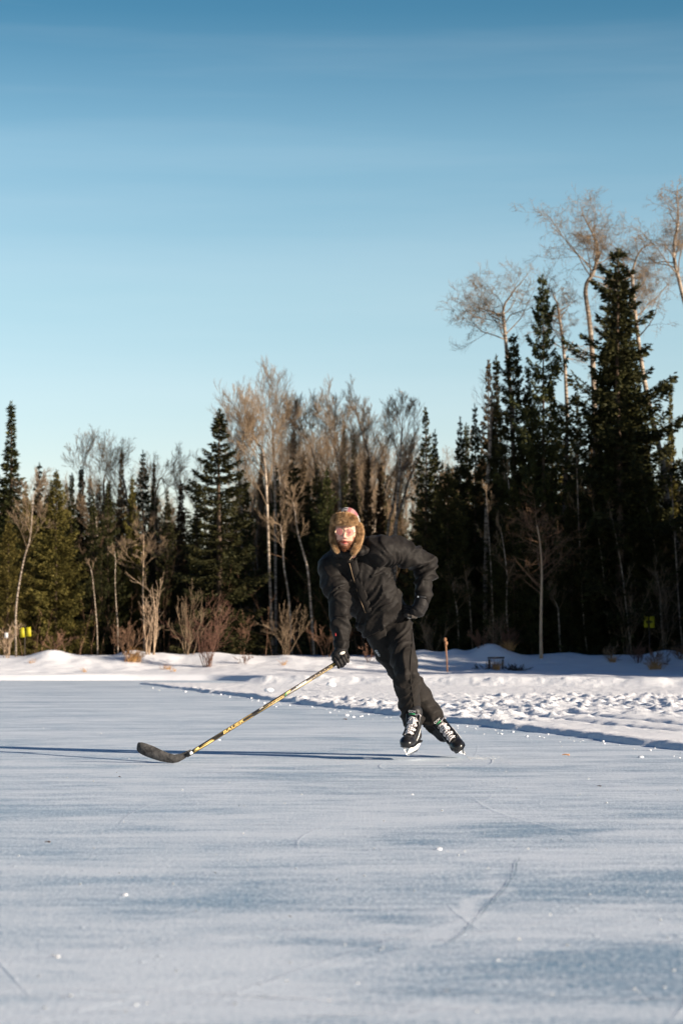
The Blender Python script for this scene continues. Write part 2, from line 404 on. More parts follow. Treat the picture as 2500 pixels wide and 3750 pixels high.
# small snow crumbs around
rng = np.random.default_rng(5)
def lumps(n, fpos, size):
    g = Geo()
    for i in range(n):
        x, y = fpos(); s = size() ; g.ellipsoid((x, y, s * .35), (s * rng.uniform(.8, 1.5), s * rng.uniform(.8, 1.3), s * .6), Matrix.Rotation(rng.uniform(0, 3), 3, 'Z'), 7, 5)
    V, F = g.arrays(); V = V + rng.normal(0, .0018, V.shape); return V, F
def near_edge():
    al = rng.uniform(0, 30); d = -abs(rng.normal(0, .28)) + .02; p = A_ + tn * al + nn * d; return p[0], p[1]
V, F = lumps(170, near_edge, lambda: .004 + .014 * rng.random() ** 5)
tag(mk('snow_crumbs', V, F, M['snow_rough'], None, True), 'small snow crumbs scattered along the edge of the ploughed snow', 'snow', kind='stuff')
def on_ice():
    y = 5.2 + 38 * rng.random() ** 1.6; return rng.uniform(-.16, .16) * y, y
V, F = lumps(260, on_ice, lambda: .0012 + .004 * rng.random() ** 7)
tag(mk('ice_crumbs', V, F, M['snow_rough'], None, True), 'tiny loose snow crumbs sprinkled over the open ice', 'snow', kind='stuff')
for (px, py, wpx, lab) in [(2345, 2775, 26, 'white snow chunk lying on open ice near the right edge'),
                         (1605, 3112, 30, 'small snow clod on the foreground ice, below the two skates'),
                         (1268, 2622, 22, 'small snow ball at the foot of the ploughed edge, left of the skater\'s front skate'),
                         (1212, 2513, 46, 'rounded snow lump on the ploughed strip, left of the gloved hand'),
                         (984, 2532, 40, 'rounded snow lump on the thin left tail of the ploughed strip'),
                         (803, 2711, 14, 'tiny snow clod on the ice just under the lettered shaft of the hockey stick'),
                         (458, 3278, 26, 'flattened pale clod on the foreground ice at lower left')]:
    p = Pg(px, py, 0.0 if py > 2600 else .1); s = wpx / FPX * p.y / 2 * .85
    g = Geo(); g.ellipsoid((0, 0, s * .3), (s, s * .9, s * .45), None, 18, 12)
    for k in range(5): g.ellipsoid((rng.uniform(-.7, .7) * s, rng.uniform(-.6, .6) * s, s * rng.uniform(.2, .6)), (s * .45, s * .4, s * .32), None, 10, 7)
    me = g.remesh('snow_chunk', s * .14, 2)
    o = link('snow_chunk', me, M['snow_rough'], None, (p.x, p.y, p.z - .002)); tag(o, lab, 'snow chunk', 'loose snow chunks')

# cracks and skate marks on the ice: thin ribbons
M['frost'] = noisy('frost line', (.66, .71, .77), (.80, .83, .87), 60, .8, .2)
M['crack'] = noisy('ice crack', (.13, .20, .27), (.22, .30, .38), 60, .4, .3)
def ribbon(pts, wd, name, m, jag=.0, lab=''):
    P2 = [Pg(x, y) for x, y in pts]; dense = []
    for i in range(len(P2) - 1):
        a, b = P2[i], P2[i + 1]; n = max(6, int((b - a).length / .03))
        for k in range(n): dense.append(a.lerp(b, k / n))
    dense.append(P2[-1]); V = []; q = []
    arr = np.array([tuple(v) for v in dense]); k = max(3, len(arr) // 18) | 1
    pad = np.pad(arr, ((k // 2, k // 2), (0, 0)), 'edge'); arr = np.stack([np.convolve(pad[:, i], np.ones(k) / k, 'valid') for i in range(3)], 1)
    for i, p in enumerate(arr):
        t = arr[min(i + 1, len(arr) - 1)] - arr[max(i - 1, 0)]; t /= np.linalg.norm(t) + 1e-9; nrm = np.array([-t[1], t[0], 0])
        ww = wd * (.45 + .55 * abs(mnoise.noise(Vector((i * .13, wd * 99, 0)))) * 2) * min(1, i / 6 + .1, (len(arr) - 1 - i) / 6 + .1)
        p = p + nrm * jag * mnoise.noise(Vector((i * .2, 3.3, wd)))
        V += [p + nrm * ww, p - nrm * ww]
        if i: q.append((2 * i - 2, 2 * i - 1, 2 * i + 1, 2 * i))
    V = np.array(V); V[:, 2] = .0035
    return tag(mk(name, V, np.array(q), m), lab, 'ice mark', kind='structure')
rs = np.random.default_rng(31); V = []; q = []
for i in range(210):                        # arcs cut by skates
    y = 5.0 + 30 * rs.random() ** 1.7; x = rs.uniform(-.18, .18) * y; a = rs.normal(0, .55) + (math.pi if rs.random() < .5 else 0); kk = rs.normal(0, .22); L_ = rs.uniform(.8, 4.5); n = 26; wd = rs.uniform(.0012, .0030)
    for k in range(n):
        f = k / (n - 1); e = math.sin(math.pi * f) ** .6 * wd + .0002; nx, ny = -math.sin(a), math.cos(a)
        V += [(x + nx * e, y + ny * e, .0032), (x - nx * e, y - ny * e, .0032)]
        if k: m0 = len(V) - 4; q.append((m0, m0 + 1, m0 + 3, m0 + 2))
        x += math.cos(a) * L_ / n; y += math.sin(a) * L_ / n; a += kk * L_ / n
V = np.array(V); q = np.array(q); dn_ = (V[:, 0] - A_[0]) * nn[0] + (V[:, 1] - A_[1]) * nn[1]; q = q[dn_[q].max(1) < -.1]
tag(mk('skate_scratches', V, q, M['frost'], None), 'fine pale arcs cut by skates across the open ice', 'scratches', kind='stuff')
ribbon([(1900, 3140), (1880, 3210), (1835, 3270), (1780, 3330), (1725, 3385), (1670, 3440), (1610, 3480)], .0022, 'ice_crack', M['crack'], .01, 'thin dark curved crack in the foreground ice')

# ------------------------------------------------------------------ trees: generators
def prisms(S, n=3):
    """S: array (m,8) p0,r0,p1,r1 -> V,F quads"""
    S = np.asarray(S, float); p0, r0, p1, r1 = S[:, 0:3], S[:, 3:4], S[:, 4:7], S[:, 7:8]
    t = p1 - p0; t /= np.linalg.norm(t, axis=1, keepdims=True) + 1e-9
    ref = np.where(np.abs(t[:, 2:3]) > .9, np.array([[1., 0, 0]]), np.array([[0, 0, 1.]]))
    a = np.cross(t, ref); a /= np.linalg.norm(a, axis=1, keepdims=True) + 1e-9; b = np.cross(t, a)
    V = []
    for k in range(n):
        an = 2 * math.pi * k / n; V.append(p0 + r0 * (a * math.cos(an) + b * math.sin(an)))
    for k in range(n):
        an = 2 * math.pi * k / n; V.append(p1 + r1 * (a * math.cos(an) + b * math.sin(an)))
    V = np.stack(V, 1).reshape(-1, 3); base = np.arange(len(S))[:, None] * 2 * n
    F = np.concatenate([base + np.array([[k, (k + 1) % n, n + (k + 1) % n, n + k]]) for k in range(n)])
    return V, F

def spruce_meshes(seed, H=9.0, Rr=1.5, power=.85, whorl=.17, droop=.35, dens=1.0, low=.03, gap=.0, spread=.36):
    r = np.random.default_rng(seed)
    z = low * H; br = []
    while z < H * .985:
        t = z / H; nb = int(5 + 2.4 * (1 - t)); ph = r.uniform(0, 6.28)
        rad = Rr * (1 - t) ** power * min(1, (t + .10) / .20) * min(1, .35 + (1 - t) * 2.2) + .04
        wob = 1 + .22 * r.normal()
        for k in range(nb):
            if r.random() < gap: continue
            L = rad * r.uniform(.55, 1.15) * (1 if r.random() > .12 else 1.25) * max(.6, min(1.3, wob))
            br.append((z + r.uniform(-.05, .05), ph + 6.283 * k / nb + r.uniform(-.35, .35), L, t))
        z += whorl * r.uniform(.6, 1.3) * (1.1 - .5 * t)
    Q = []; Lx = []; W = []; D = []; segs = []
    for (z0, az, L, t) in br:
        n = max(10, int(L * 95 * dens)); u = .12 + .88 * r.random(n) ** .8
        el0 = .5 * t ** 1.2 - droop * (1 - t) * .6                               # rise near the top, droop lower down
        out = np.array([math.cos(az), math.sin(az), 0]); lat = np.array([-math.sin(az), math.cos(az), 0])
        zc = lambda uu: z0 + L * (math.tan(el0) * uu - droop * .45 * np.sin(uu * 2.6) * (1 - t) + .20 * uu ** 3)
        wv = (1 - u * .75) * L * spread * r.uniform(-1, 1, n)
        p = out[None] * (u * L - abs(wv) * .15)[:, None] + lat[None] * wv[:, None]
        p[:, 2] += zc(u) - abs(wv) * .22 - r.random(n) ** 2 * .10 * (.6 + L)
        d = out[None] * .75 + lat[None] * (np.sign(wv) * .55)[:, None] + np.array([0, 0, -.30 + .35 * t])[None] + r.normal(0, .30, (n, 3))
        D.append(d); Q.append(p); Lx.append(r.uniform(.07, .17, n)); W.append(r.uniform(.018, .042, n))
        us = np.linspace(0, .95, 4); pts = out[None] * (us * L)[:, None]; pts[:, 2] += zc(us)
        for i in range(3): segs.append((*pts[i], .008 + .012 * L * (1 - us[i]), *pts[i + 1], .006 + .010 * L * (1 - us[i + 1])))
    n = 90; zz = H * (1 - .10 * r.random(n) ** 1.3); D.append(np.stack([r.normal(0, .45, n), r.normal(0, .45, n), np.full(n, .8)], 1))
    Q.append(np.stack([r.normal(0, .02, n), r.normal(0, .02, n), zz], 1)); Lx.append(r.uniform(.05, .14, n)); W.append(r.uniform(.012, .022, n))
    Q = np.concatenate(Q); D = np.concatenate(D); Lx = np.concatenate(Lx)[:, None]; W = np.concatenate(W)[:, None]
    D /= np.linalg.norm(D, axis=1, keepdims=True)
    sd = np.cross(D, r.normal(0, 1, D.shape) * .7 + np.array([0, 0, 1.0])); sd /= np.linalg.norm(sd, axis=1, keepdims=True) + 1e-9
    V = np.stack([Q, Q + D * Lx * .45 + sd * W, Q + D * Lx, Q + D * Lx * .45 - sd * W], 1).reshape(-1, 3)
    F = np.arange(len(V)).reshape(-1, 4)
    V2, F2 = prisms(segs, 3)
    crown = raw_mesh('crown', np.concatenate([V, V2]), [np.concatenate([F, F2 + len(V)])])
    g = Geo(); zs = np.linspace(-.3, H * .97, 12); rr = .012 * H * (1 - zs / H) + .008
    g.tube([(0.02 * math.sin(q * 1.3), .02 * math.cos(q), q) for q in zs], list(rr), n=8, round_ends=False)
    V, F = g.arrays(); trunk = raw_mesh('trunk', V, F, True)
    crown['H'] = H; crown['R'] = Rr
    return crown, trunk

def grow(r, p, d, L, rad, lvl, maxl, out, up=.12, ang=(.45, .8), nch=(4, 6), curve=.12, lr=(.45, .65), start=.25):
    """recursive branch; out = list per level of segments"""
    n = 5 if lvl <= 1 else 4 if lvl == 2 else 3
    pts = [np.array(p, float)]; d = np.array(d, float); st = L / n; dirs = []
    for i in range(n):
        d = d + r.normal(0, curve, 3) + np.array([0, 0, up]); d /= np.linalg.norm(d); dirs.append(d.copy())
        pts.append(pts[-1] + d * st)
    rads = [rad * (1 - .8 * i / n) for i in range(n + 1)]
    for i in range(n): out.append((lvl, (*pts[i], rads[i], *pts[i + 1], rads[i + 1])))
    if lvl >= maxl: return
    sprout(r, pts, dirs, rads, L, lvl, maxl, out, up, ang, nch, curve, lr, start)
def sprout(r, pts, dirs, rads, L, lvl, maxl, out, up, ang, nch, curve, lr, start, k=None):
    n = len(dirs); k = k or r.integers(nch[0], nch[1] + 1)
    for j in range(k):
        u = start + (1 - start) * (j + r.random()) / k; f = min(u, .999) * n; i = int(f); f -= i
        q = pts[i] * (1 - f) + pts[i + 1] * f; dd = dirs[i]
        a = r.uniform(*ang); ax = np.cross(dd, r.normal(0, 1, 3)); ax /= np.linalg.norm(ax) + 1e-9
        nd = dd * math.cos(a) + ax * math.sin(a)
        rr = (rads[i] * (1 - f) + rads[i + 1] * f) * (.38 if lvl == 0 else .52)
        grow(r, q, nd, L * r.uniform(*lr) * (1.15 - .5 * u), max(rr, .0035), lvl + 1, maxl, out, up, ang, nch, curve, lr, .2)

def bare_tree(name, path, r0, seed, label, cat='tree', group=None, wide=1.0, crown_from=.45, nlimb=9, llen=1.8, maxl=4, up=.10, mtrunk=None, mtwig=None,
              ang=(.5, .95), nch=(4, 6), radtop=.25, curve=.12, thick=1.0, base=None, side=None):
    """path: world points of the stem (base first). returns Empty > trunk, crown"""
    r = np.random.default_rng(seed); base = Vector(base if base is not None else path[0]); llen *= wide; r0 *= .86
    P_ = [np.array(tuple(Vector(p) - base)) for p in path]
    # subdivide the stem smoothly
    pts = []
    for i in range(len(P_) - 1):
        p0 = P_[max(i - 1, 0)]; p1 = P_[i]; p2 = P_[i + 1]; p3 = P_[min(i + 2, len(P_) - 1)]
        for k in range(4):
            t = k / 4; pts.append(.5 * ((2 * p1) + (-p0 + p2) * t + (2 * p0 - 5 * p1 + 4 * p2 - p3) * t * t + (-p0 + 3 * p1 - 3 * p2 + p3) * t ** 3))
    pts.append(P_[-1]); n = len(pts) - 1
    rads = [r0 * (1 - (1 - radtop) * (i / n) ** .8) for i in range(n + 1)]
    dirs = [(pts[i + 1] - pts[i]) / (np.linalg.norm(pts[i + 1] - pts[i]) + 1e-9) for i in range(n)]
    out = []
    s0 = int(crown_from * n)
    sprout(r, pts[s0:], dirs[s0:], rads[s0:], llen / .55, 0, maxl, out, up, ang, nch, curve, (.42, .68), .0, nlimb)
    grow(r, pts[-1], dirs[-1], llen * .8, rads[-1] * .8, 1, maxl, out, up, ang, nch, curve, (.45, .68), .2)
    root = empty(name, base); tag(root, label, cat, group)
    g = Geo(); g.tube([tuple(p) for p in pts], [x * thick for x in rads], n=9, round_ends=False)
    V, F = g.arrays(); limbs = [s for l, s in out if l == 1]; tw = [s for l, s in out if l >= 2]
    link('trunk', raw_mesh('trunk', V, F, True), mtrunk or M['birch'], root)
    V1, F1 = prisms(limbs, 6); V2, F2 = prisms(tw, 3)
    link('crown', raw_mesh('crown', np.concatenate([V1, V2]), [F1, F2 + len(V1)] if False else [np.concatenate([F1, F2 + len(V1)])]), mtwig or M['twig'], root)
    return root
def dup(root, loc, scale=(1, 1, 1), rz=0, label=None, name=None):
    c = root.copy(); COL.objects.link(c); c.location = loc; c.scale = scale; c.rotation_euler = (0, 0, rz)
    if label: c['label'] = label
    for ch in root.children:
        k = ch.copy(); COL.objects.link(k); k.parent = c
    return c
# spruce variants
SP = {}
SP['wide'] = spruce_meshes(1, 9, 1.75, .85, .27, .45, 1.5, .02, .04, .30)
SP['slim'] = spruce_meshes(2, 9, 1.05, 1.0, .22, .35, 1.6, .04, .03)
SP['ragged'] = spruce_meshes(3, 9, 1.55, .80, .32, .60, 1.7, .05, .10, .30)
SP['dense'] = spruce_meshes(4, 9, 1.85, .75, .20, .40, 1.25, .01)
SP['spire'] = spruce_meshes(5, 9, 1.15, 1.35, .20, .35, 1.7, .03, .03)
SP['loose'] = spruce_meshes(6, 9, 1.4, .95, .31, .55, 1.4, .06, .10)
SP['fir'] = spruce_meshes(7, 9, 1.6, .72, .33, .55, 2.0, .03, .08, .30)
SP['column'] = spruce_meshes(9, 9, 1.5, .50, .34, .60, 2.0, .04, .10, .30)
SP['far'] = spruce_meshes(8, 9, 1.5, .85, .34, .45, .9, .03, .05, .36)
def spruce(px, topy, Y, halfpx, var, label, m='needle', group='spruces of the forest edge', rz=None, name='spruce_tree'):
    x = (px - 1250) / FPX * Y; zb = ztf(x, Y) - .05; top = P(px, topy, Y).z; H = top - zb
    crown, trunk = SP[var]; root = empty(name, (x, Y, zb)); tag(root, label, 'tree', group)
    hw = halfpx / FPX * Y; s = hw / crown['R']; root.scale = (s, s, H / crown['H'])
    root.rotation_euler = (0, 0, rz if rz is not None else random.Random(px * 7 + topy).uniform(0, 6.28))
    key = 'mat_' + m
    k = var + m
    if k not in SP:
        c2 = crown.copy(); c2.materials.clear(); c2.materials.append(M[m]); SP[k] = (c2, trunk)
    if not trunk.materials: trunk.materials.append(M['bark_spruce'])
    for nm, me in (('crown', SP[k][0]), ('trunk', trunk)):
        o = bpy.data.objects.new(nm, me); COL.objects.link(o); o.parent = root
    return root

FRONT = [
 (38, 1475, 55.5, 150, 'spire', 'tallest spruce at the left edge, with a thin pointed top against the sky', 'needle'),
 (143, 1700, 56, 110, 'ragged', 'dark spruce between the tall left-edge spire and the big olive spruce', 'needle'),
 (205, 1722, 52.5, 150, 'dense', 'sunlit olive spruce with skirts down to the snow behind the yellow cards at left', 'needle_sunlit'),
 (30, 1890, 52.2, 120, 'dense', 'sunlit olive spruce cut by the left edge, below the tall spire', 'needle_sunlit'),
 (262, 1735, 56, 70, 'slim', 'narrow spruce rising close behind the olive spruce', 'needle'),
 (296, 1712, 58, 80, 'slim', 'slender dark spruce just right of the olive spruce top', 'needle'),
 (328, 1745, 60, 70, 'slim', 'small pointed spruce second right of the olive spruce', 'needle_brown'),
 (444, 1655, 62, 75, 'spire', 'reddish brown spruce spire rising out of bare crowns in the left half', 'needle_brown'),
 (523, 1650, 57, 120, 'wide', 'broad dark spruce standing behind the pale leafless shrub', 'needle'),
 (563, 1690, 59, 60, 'spire', 'thin spruce spire at the right shoulder of the broad dark spruce', 'needle'),
 (802, 1500, 51.5, 215, 'fir', 'big dark spruce with layered branches, tallest of the left half after the edge spire', 'needle'),
 (720, 1800, 56, 100, 'loose', 'lower spruce peeping out left of the big layered spruce', 'needle'),
 (957, 1655, 58, 60, 'spire', 'brownish spruce spire behind the twin birches in the centre', 'needle_brown'),
 (1074, 1580, 57, 110, 'loose', 'thin ragged spruce between the birches, left of the skater', 'needle'),
 (1110, 1660, 60, 80, 'slim', 'brown spruce right beside the thin ragged one', 'needle_brown'),
 (1196, 1715, 53.5, 120, 'dense', 'dark spruce standing directly left of the skater\'s fur hat', 'needle'),
 (1258, 1548, 59, 60, 'slim', 'narrow spruce spire above the skater\'s hat', 'needle'),
 (1296, 1597, 60, 75, 'slim', 'spruce spire just right of the one above the skater\'s hat', 'needle'),
 (1559, 1497, 51.8, 120, 'loose', 'dark spruce rising above the skater\'s raised elbow', 'needle'),
 (1592, 1575, 53.5, 110, 'wide', 'shoulder spruce joined to the right side of the one above the skater\'s elbow', 'needle'),
 (1686, 1530, 54, 115, 'wide', 'pointed spruce second right of the skater\'s elbow', 'needle'),
 (1708, 1552, 58, 80, 'slim', 'slim twin top close behind the pointed spruce right of the skater', 'needle'),
 (1640, 1700, 51.5, 150, 'dense', 'low dense dark spruce behind the skater\'s elbow', 'needle'),
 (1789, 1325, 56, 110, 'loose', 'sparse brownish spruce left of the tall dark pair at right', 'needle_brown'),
 (1818, 1308, 55, 110, 'spire', 'narrow dark spruce against the sparse brownish one', 'needle'),
 (1881, 1228, 52.5, 140, 'column', 'ragged dark spruce whose top hides the birch trunk at right', 'needle'),
 (1990, 1012, 52, 140, 'column', 'tall ragged spruce with a brown cone laden top, second tallest at right', 'needle'),
 (2020, 1400, 54.5, 120, 'loose', 'golden lit spruce between the tall ragged one and the tallest dark one', 'needle_sunlit'),
 (2117, 1440, 54, 95, 'ragged', 'shorter spruce tucked against the left flank of the tallest dark spruce', 'needle'),
 (2266, 915, 51.6, 262, 'column', 'tallest and widest dark spruce, in front of the leaning birch at right', 'needle'),
 (2262, 1190, 52.4, 230, 'wide', 'dense dark spruce hidden behind the tallest one', 'needle'),
 (2268, 985, 52.0, 225, 'wide', 'dense spruce standing close behind the tallest one, filling its outline', 'needle'),
 (2300, 1120, 52.9, 190, 'wide', 'dark spruce filling in behind the right flank of the tallest one', 'needle'),
 (2215, 1260, 52.2, 150, 'wide', 'dark spruce filling in behind the left flank of the tallest one', 'needle'),
 (1935, 1350, 53.2, 130, 'wide', 'dark spruce wedged between the two ragged ones at right', 'needle'),
 (1740, 1480, 53.4, 120, 'wide', 'dark spruce right in front of the slim twin top, second from the elbow gap', 'needle'),
 (395, 1775, 54.8, 95, 'wide', 'mid height spruce left of the reddish brown spire', 'needle'),
 (484, 1745, 55.5, 85, 'wide', 'mid height spruce right of the reddish brown spire', 'needle_sunlit'),
 (612, 1790, 54.6, 85, 'wide', 'mid height spruce in the dip left of the big layered spruce', 'needle'),
 (662, 1765, 57.5, 75, 'slim', 'slim spruce top in the dip left of the big layered spruce', 'needle_brown'),
 (95, 1770, 54.5, 100, 'wide', 'mid height spruce right of the tall left edge spire', 'needle_sunlit'),
 (340, 1800, 54.0, 85, 'wide', 'mid height spruce right beside the sunlit olive spruce skirts', 'needle'),
 (1010, 1700, 56.5, 90, 'wide', 'mid height spruce behind the right twin birch', 'needle'),
 (900, 1740, 55.5, 95, 'wide', 'mid height spruce right of the big layered spruce', 'needle'),
 (1400, 1720, 58.0, 85, 'slim', 'slim spruce seen between the slanting pale birches', 'needle'),
 (2458, 1395, 54, 75, 'spire', 'narrow sunlit spruce beside the right edge', 'needle_sunlit'),
 (2530, 1440, 52.5, 110, 'wide', 'dark spruce cut by the right edge', 'needle'),
 (2380, 1720, 51.6, 140, 'dense', 'low dark spruce under the leaning birch at right', 'needle'),
 (2090, 1800, 51.3, 130, 'dense', 'low dark spruce behind the lone sapling on the snow bank', 'needle'),
 (1880, 1750, 51.3, 140, 'dense', 'low dark spruce behind the square black frame', 'needle'),
]
for a in FRONT: spruce(*a)
# forest depth: rows behind, tops kept under the skyline of the photograph
PROF = [(-600, 1760), (0, 1790), (300, 1770), (500, 1740), (640, 1800), (720, 1790), (800, 1760), (1000, 1700), (1300, 1660), (1450, 1700), (1600, 1700), (1750, 1600), (1900, 1560), (2100, 1600), (2300, 1560), (3100, 1500)]
rr_ = random.Random(11)
for i in range(175):
    Y = rr_.uniform(54.5, 76); px = rr_.uniform(-450, 2950)
    pr = float(np.interp(px, [a for a, _ in PROF], [b for _, b in PROF])) + 300 * rr_.random() ** 1.5 * (.4 if Y > 70 else 1)
    spruce(px, pr, Y, rr_.uniform(60, 115), rr_.choice(['wide', 'slim', 'dense', 'loose', 'spire']),
           'dark spruce standing in the shaded depths of the forest', rr_.choice(['needle', 'needle', 'needle_brown']), 'spruces in the depths of the forest')
# trees beyond the right side of the picture: they shade the bank and the lower forest
for i in range(84):
    x = rr_.uniform(8.8, 40); ysh = float(shore(x)); y = ysh + rr_.uniform(2.0, 13)
    if x < .1412 * y + 1.6: continue
    yl = y + (x + 1) * .55; lim = .30 * (x - .2)
    hgt = min(lim, 11) * rr_.uniform(.82, 1.0) if yl < 51.5 else max(min(lim, 10), 6.6) * rr_.uniform(.85, 1.12)
    px = x / y * FPX + 1250; zz = ztf(x, y) + hgt; topy = YH - (zz - CH) / y * FPX
    o = spruce(px, topy, y, hgt * rr_.uniform(.19, .26) / y * FPX, rr_.choice(['wide', 'dense', 'dense']), 'tall spruce of the shore wood beyond the right edge', 'needle', 'spruces of the shore beyond the right edge')

# the far wood behind them reads as one mass
cr8, tr8 = SP['far']; v8 = co(cr8).astype(float); f8 = np.empty(len(cr8.loops), dtype=np.int32); cr8.loops.foreach_get('vertex_index', f8); f8 = f8.reshape(-1, 4); Vs = []; Fs_ = []; nv_ = 0
for i in range(125):
    Y = rr_.uniform(72, 96); px = rr_.uniform(-500, 3000) if i < 80 else rr_.uniform(-3800, -500)
    if i >= 80: Y = rr_.uniform(54, 80)
    x = (px - 1250) / FPX * Y; zb = ztf(x, Y)
    pr = float(np.interp(px, [a for a, _ in PROF], [c for _, c in PROF])) + 40 + 200 * rr_.random(); H = P(px, pr, Y).z - zb; a = rr_.uniform(0, 6.28); s = rr_.uniform(.8, 1.2)
    q = np.stack([(v8[:, 0] * math.cos(a) - v8[:, 1] * math.sin(a)) * s + x, (v8[:, 0] * math.sin(a) + v8[:, 1] * math.cos(a)) * s + Y, v8[:, 2] * H / 9 + zb], 1)
    Vs.append(q); Fs_.append(f8 + nv_); nv_ += len(q)
tag(mk('forest', np.concatenate(Vs), np.concatenate(Fs_), M['needle'], None), 'far dark mass of the spruce wood closing off the view', 'forest', kind='stuff')

# ------------------------------------------------------------------ bare trees
def gp(px, Y): x = (px - 1250) / FPX * Y; return Vector((x, Y, ztf(x, Y) - .05))
def stem(Y, *pts, lean=0.0):
    out = [gp(pts[0][0], Y)]
    for i, (px, py) in enumerate(pts[1:]): out.append(P(px, py, Y + lean * (i + 1)))
    return out
bare_tree('birch_tree', stem(53.5, (1900, 0), (1885, 1900), (1872, 1500), (1858, 1340), (1846, 1200), (1840, 1140)), .075, 101,
          'tall bare birch with a wide fanned crown, leftmost of the tall group at right', group='bare birches', crown_from=.70, nlimb=13, curve=.2, nch=(5, 7), llen=1.15, ang=(.6, 1.25), maxl=4, radtop=.5, up=.03, wide=1.1)
bare_tree('birch_tree', stem(54, (2090, 0), (2066, 1900), (2074, 1640), (2072, 1450), (2062, 1280), (2042, 1130)), .07, 102,
          'slender white birch between the two tallest dark spruces', group='bare birches', crown_from=.76, nlimb=11, curve=.2, nch=(5, 7), llen=.7, ang=(.6, 1.25), radtop=.5, maxl=4, up=.03, wide=1.12)
bare_tree('birch_tree', stem(55, (2190, 0), (2175, 1500), (2160, 1210), (2142, 1060), (2170, 1000), (2188, 940)), .085, 103,
          'highest bare tree, its forked crown spreading over the tallest spruce', group='bare birches', crown_from=.72, nlimb=15, curve=.2, nch=(5, 7), llen=1.35, ang=(.7, 1.35), radtop=.5, maxl=4, up=.03, wide=1.2)
bare_tree('birch_tree', stem(53.0, (2560, 0), (2440, 1830), (2425, 1700), (2385, 1530), (2350, 1350), (2325, 1160), (2312, 1000)), .095, 104,
          'thick white birch leaning left behind the tallest dark spruce', group='bare birches', crown_from=.76, nlimb=14, curve=.2, nch=(5, 7), llen=1.0, ang=(.6, 1.3), radtop=.45, maxl=4, up=.03, wide=1.12)
bare_tree('birch_tree', stem(53, (2640, 0), (2570, 1600), (2535, 1250), (2490, 1050), (2465, 930), (2480, 820)), .08, 105,
          'bare tree whose crown is cut by the right edge of the picture', group='bare birches', crown_from=.60, nlimb=15, curve=.2, nch=(5, 7), llen=1.1, ang=(.7, 1.3), radtop=.45, maxl=4, up=.03, wide=1.12)
bare_tree('birch_tree', stem(52.6, (1772, 0), (1781, 1850), (1792, 1650), (1795, 1560), (1800, 1440)), .065, 106,
          'pale birch stem lit beside the sparse brownish spruce', group='bare birches', crown_from=.7, nlimb=5, llen=.6, radtop=.4, maxl=3)
CB = [((1000, 0), (985, 2055), (974, 1757), (963, 1659), (957, 1590), 'left stem of the twin bare birches in the centre', .055, 1.35),
      ((1012, 0), (1009, 2055), (1006, 1757), (998, 1600), (1003, 1530), 'right stem of the twin bare birches in the centre', .055, 1.25),
      ((1190, 0), (1175, 2000), (1158, 1740), (1140, 1640), (1125, 1560), 'bare birch left of the skater\'s head, third in the central row', .05, 1.1),
      ((1262, 0), (1250, 2000), (1244, 1811), (1238, 1690), (1215, 1560), 'bare birch right behind the skater\'s hat', .055, 1.2),
      ((1345, 0), (1337, 2000), (1340, 1838), (1353, 1697), (1335, 1560), 'bare birch with a broad crown over the skater\'s shoulder', .065, 1.3),
      ((1440, 0), (1450, 1946), (1462, 1720), (1468, 1620), (1472, 1530), 'white birch with a straight stem left of the dark elbow spruce', .055, 1.05),
      ((1425, 0), (1440, 1973), (1470, 1850), (1499, 1751), (1530, 1640), 'birch slanting right towards the dark elbow spruce', .06, .8),
      ((1350, 0), (1369, 1946), (1395, 1860), (1418, 1773), (1440, 1680), 'pale birch slanting right just over the skater\'s shoulder', .055, .9),
      ((1400, 0), (1418, 1962), (1438, 1860), (1450, 1780), (1490, 1640), 'second slanting pale birch over the skater\'s shoulder', .05, .8),
      ((880, 0), (888, 1950), (880, 1800), (870, 1700), (872, 1620), 'slender bare birch between the big layered spruce and the twin birches', .045, 1.0)]
for i, (a, b, c, d, e, lab, rad, ll) in enumerate(CB):
    bare_tree('birch_tree', stem(53.2 + (i * 1.7) % 4, a, b, c, d, (e[0], e[1] + 50)), rad * .8, 200 + i, lab, group='bare birches', wide=1.0 if i not in (5, 6, 7, 8) else .8, crown_from=.42, nlimb=14 if i not in (5, 6, 7, 8) else 8, llen=ll, up=.11, ang=(.35, .75), nch=(5, 7), maxl=4, radtop=.5, curve=.09)
